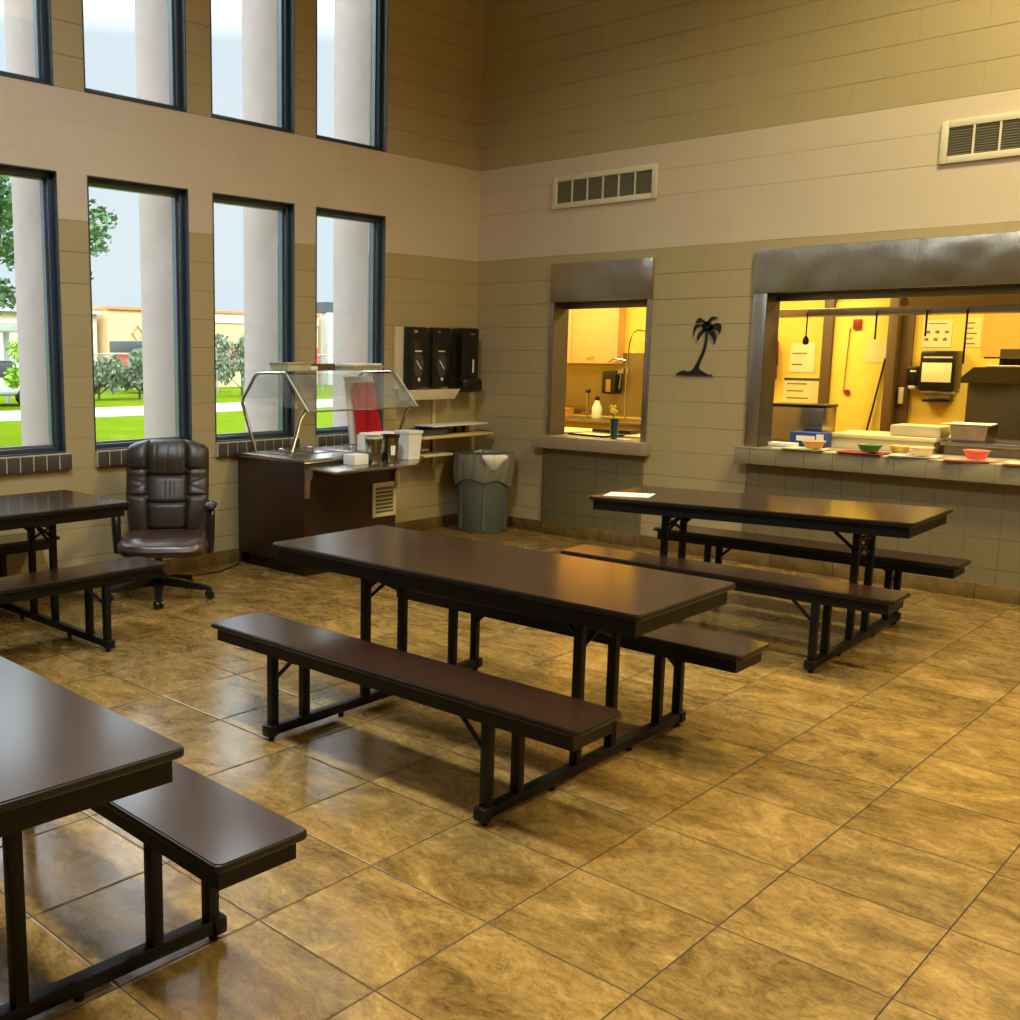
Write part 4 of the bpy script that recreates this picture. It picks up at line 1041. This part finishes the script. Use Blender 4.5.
# truck
t = thing('parked_truck', 'parked truck with grey roof and red box behind the bushes', 'truck', (-33.6, 18.9, GZ))
MB().box(-1, 1.0, -1.4, 3.4, .5, 1.0, bev=.05).build('chassis', M_vehd, t); MB().box(-1, 1.0, -1.3, -.3, 1.0, 1.75, bev=.06).build('cargo_box', M_awn, t)
MB().box(-1, 1.05, -.2, 1.4, 1.0, 1.7, bev=.1).build('cab', M_vehw, t); MB().box(-1.1, 1.1, -1.5, 1.6, 1.78, 2.3, bev=.05).build('roof_rack', M_vehd, t)
for y in (-.8, 2.2): MB().cyl((.8, y, .4), (1.05, y, .4), .4, n=20).build('wheel', M_blackp, t)
# wire fence
t = thing('wire_fence', 'grey wire mesh fence beyond the road', 'fence', (-31, 22, GZ))
for k in range(8): MB().cyl((0, -11 + k * 3.2, 0), (0, -11 + k * 3.2, 1.75), .035, n=8).build('post', M_fence, t)
m = MB()
for k in range(9): m.cyl((0, -11, .15 + k * .19), (0, 11.4, .15 + k * .19), .006, n=4)
m.cyl((0, -11, 1.72), (0, 11.4, 1.72), .025, n=6); m.build('wire_mesh', M_fence, t)
# vegetation
def plant(name, label, cat, loc, h, rad, m_leaf, nleaf, size, trunk=.08, crown0=.35, droop=0., seed=1, group=None, lean=(0, 0)):
    rnd = random.Random(seed); t = thing(name, label, cat, loc, group=group)
    m = MB(); m.tube([(0, 0, 0), (lean[0] * .4, lean[1] * .4, h * .35), (lean[0], lean[1], h * .75)], [trunk, trunk * .7, trunk * .4], n=8)
    tips = []
    for k in range(11):
        a = rnd.uniform(0, 6.28); z0 = h * rnd.uniform(crown0, .7); z1 = min(h, z0 + h * rnd.uniform(.1, .35)); rr = rad * rnd.uniform(.4, .85)
        p1 = (lean[0] + rr * math.cos(a), lean[1] + rr * math.sin(a), z1); f = z0 / (h * .75)
        m.tube([(lean[0] * f, lean[1] * f, z0), (p1[0] * .6, p1[1] * .6, (z0 + z1) / 2 + .03), p1], [trunk * .4, trunk * .25, trunk * .12], n=6); tips.append(p1)
    m.build('trunk', M_bark, t)
    m = MB()
    blobs = [(Vector(p_), rad * rnd.uniform(.28, .5)) for p_ in tips] + [(Vector((lean[0], lean[1], h * .8)), rad * .5)]
    for i in range(nleaf):
        c_, r_ = rnd.choice(blobs)
        d = Vector((rnd.gauss(0, 1), rnd.gauss(0, 1), rnd.gauss(0, 1))).normalized() * r_ * rnd.uniform(.3, 1)
        p_ = c_ + d; s = size * rnd.uniform(.6, 1.3)
        ax = Vector((rnd.gauss(0, 1), rnd.gauss(0, 1), rnd.gauss(0, .6) - droop)).normalized(); sd = ax.orthogonal().normalized() * s * .28
        m.quad(p_ - ax * s * .5, p_ + sd, p_ + ax * s * .5, p_ - sd)
    f = m.build('foliage', m_leaf, t, smooth=0, normals=False); f['kind'] = 'stuff'
    return t
plant('leafy_tree', 'tall dark green tree outside the leftmost window', 'tree', (-15.5, 1.4, GZ), 7.0, 2.2, M_leaf, 2300, .26, .16, .3, seed=3)
plant('leafy_tree', 'tree whose branch shows at the left of the second window', 'tree', (-24, 8.6, GZ), 6.2, 1.9, M_leaf, 1700, .26, .14, .45, seed=5)
plant('young_tree', 'bright young tree on the lawn outside the leftmost window', 'tree', (-12.2, 2.15, GZ), 2.05, .75, M_leafy, 1500, .13, .03, .2, seed=8, lean=(-.1, -.15))
for k, (x, y, h_, r_, lab) in enumerate(((-28.5, 14.9, 1.9, 1.0, 'grey-green bush by the fence outside the second window'), (-28.5, 13.1, 1.5, .9, 'small grey-green bush at the left end of the fence'), (-28.0, 19.6, 2.3, 1.1, 'weeping grey-green shrub outside the third window'))):
    plant('roadside_bush', lab, 'bush', (x, y, GZ), h_, r_, M_leafd, 2200, .2, .05, .1, droop=1.5, seed=20 + k, group='bushes across the road')
t = thing('parked_car', 'white car roof beyond the lawn outside the leftmost window', 'car', (-27, 7.6, GZ))
MB().box(-.9, .9, -2.1, 2.1, .35, .95, bev=.15, seg=3).build('body', M_vehw, t); MB().box(-.75, .75, -1.2, 1.1, .95, 1.5, bev=.15, seg=3).build('cabin', M_vehd, t)
for y in (-1.3, 1.3): MB().cyl((.72, y, .33), (.93, y, .33), .33, n=20).build('wheel', M_blackp, t)
t = thing('carport', 'white flat-roofed carport over the car outside the leftmost window', 'carport', (-27, 7.4, GZ))
MB().box(-1.6, 1.6, -3, 2.2, 2.45, 2.75, bev=.03).build('roof', M_vehw, t)
for x, y in ((-1.4, -2.8), (1.4, -2.8), (-1.4, 2.0), (1.4, 2.0)): MB().box(x - .08, x + .08, y - .08, y + .08, 0, 2.45).build('post', M_vehw, t)

# ------------------------------------------------------------------ light
w = bpy.data.worlds.new('World'); scn.world = w; w.use_nodes = True
wt = w.node_tree; bg = wt.nodes['Background']
# overcast sky: pale blue-white near the horizon, brighter towards the zenith
tcw = wt.nodes.new('ShaderNodeTexCoord'); sep = wt.nodes.new('ShaderNodeSeparateXYZ'); wt.links.new(tcw.outputs['Generated'], sep.inputs[0])
mr = wt.nodes.new('ShaderNodeMapRange'); wt.links.new(sep.outputs['Z'], mr.inputs[0])
mr.inputs[1].default_value = .27; mr.inputs[2].default_value = .47; mr.inputs[3].default_value = 1.04; mr.inputs[4].default_value = 7.0
wt.links.new(mr.outputs[0], bg.inputs[1]); bg.inputs[0].default_value = (.78, .88, .97, 1)
def sun(rot, e, col, ang):
    l = bpy.data.lights.new('sun', 'SUN'); l.energy = e; l.color = col; l.angle = ang
    o = bpy.data.objects.new('sun', l); o.rotation_euler = rot; COL.objects.link(o); return o
sun((math.radians(45), 0, math.radians(60)), 1.9, (1, .95, .86), math.radians(25))
def area(loc, sx, sy, e, col, rot=(0, 0, 0), spread=PI):
    l = bpy.data.lights.new('lamp', 'AREA'); l.shape = 'RECTANGLE'; l.size = sx; l.size_y = sy; l.energy = e; l.color = col; l.spread = spread
    o = bpy.data.objects.new('lamp', l); o.location = loc; o.rotation_euler = rot; COL.objects.link(o); return o
M_lens = emitter('lamp_lens', (255, 232, 180), 3.0)
def ceiling_lamp(x, y, z, e, col, label, spread=PI * .68):
    t = thing('ceiling_light', label, 'ceiling light', (x, y, z), group='ceiling lights')
    MB().box(-.62, .62, -.32, .32, .02, .10, bev=.01).build('housing', M_white, t); MB().box(-.58, .58, -.28, .28, .005, .02).build('diffuser', M_lens, t)
    area((x, y, z - .01), 1.1, .5, e, col, spread=spread)
WARM = (1, .875, .49)
ceiling_lamp(5.0, -1.6, 5.5, 150, WARM, 'ceiling light over the table near the serving counter', PI * .78)
ceiling_lamp(7.0, -2.8, 5.5, 135, WARM, 'ceiling light over the right side of the room')
ceiling_lamp(6.6, -6.0, 5.5, 70, WARM, 'ceiling light above the camera position')
ceiling_lamp(3.3, -6.0, 5.5, 210, (.76, .87, 1), 'added cool fill light over the window side tables', PI * .86)  # unseen cool lamp, added to bring daylight colour to the window wall
ceiling_lamp(6.4, -9.4, 5.5, 60, (1, .92, .75), 'ceiling light at the back of the room')
# kitchen lamps
KW = (1, .81, .36)
for x in (-.2, 2.0, 4.2): area((x, 1.35, KZ - .03), 1.2, .5, 58, KW)

vs = scn.view_settings; vs.view_transform = 'Standard'; vs.look = 'None'; vs.gamma = 1; vs.use_curve_mapping = False; vs.exposure = 0.0
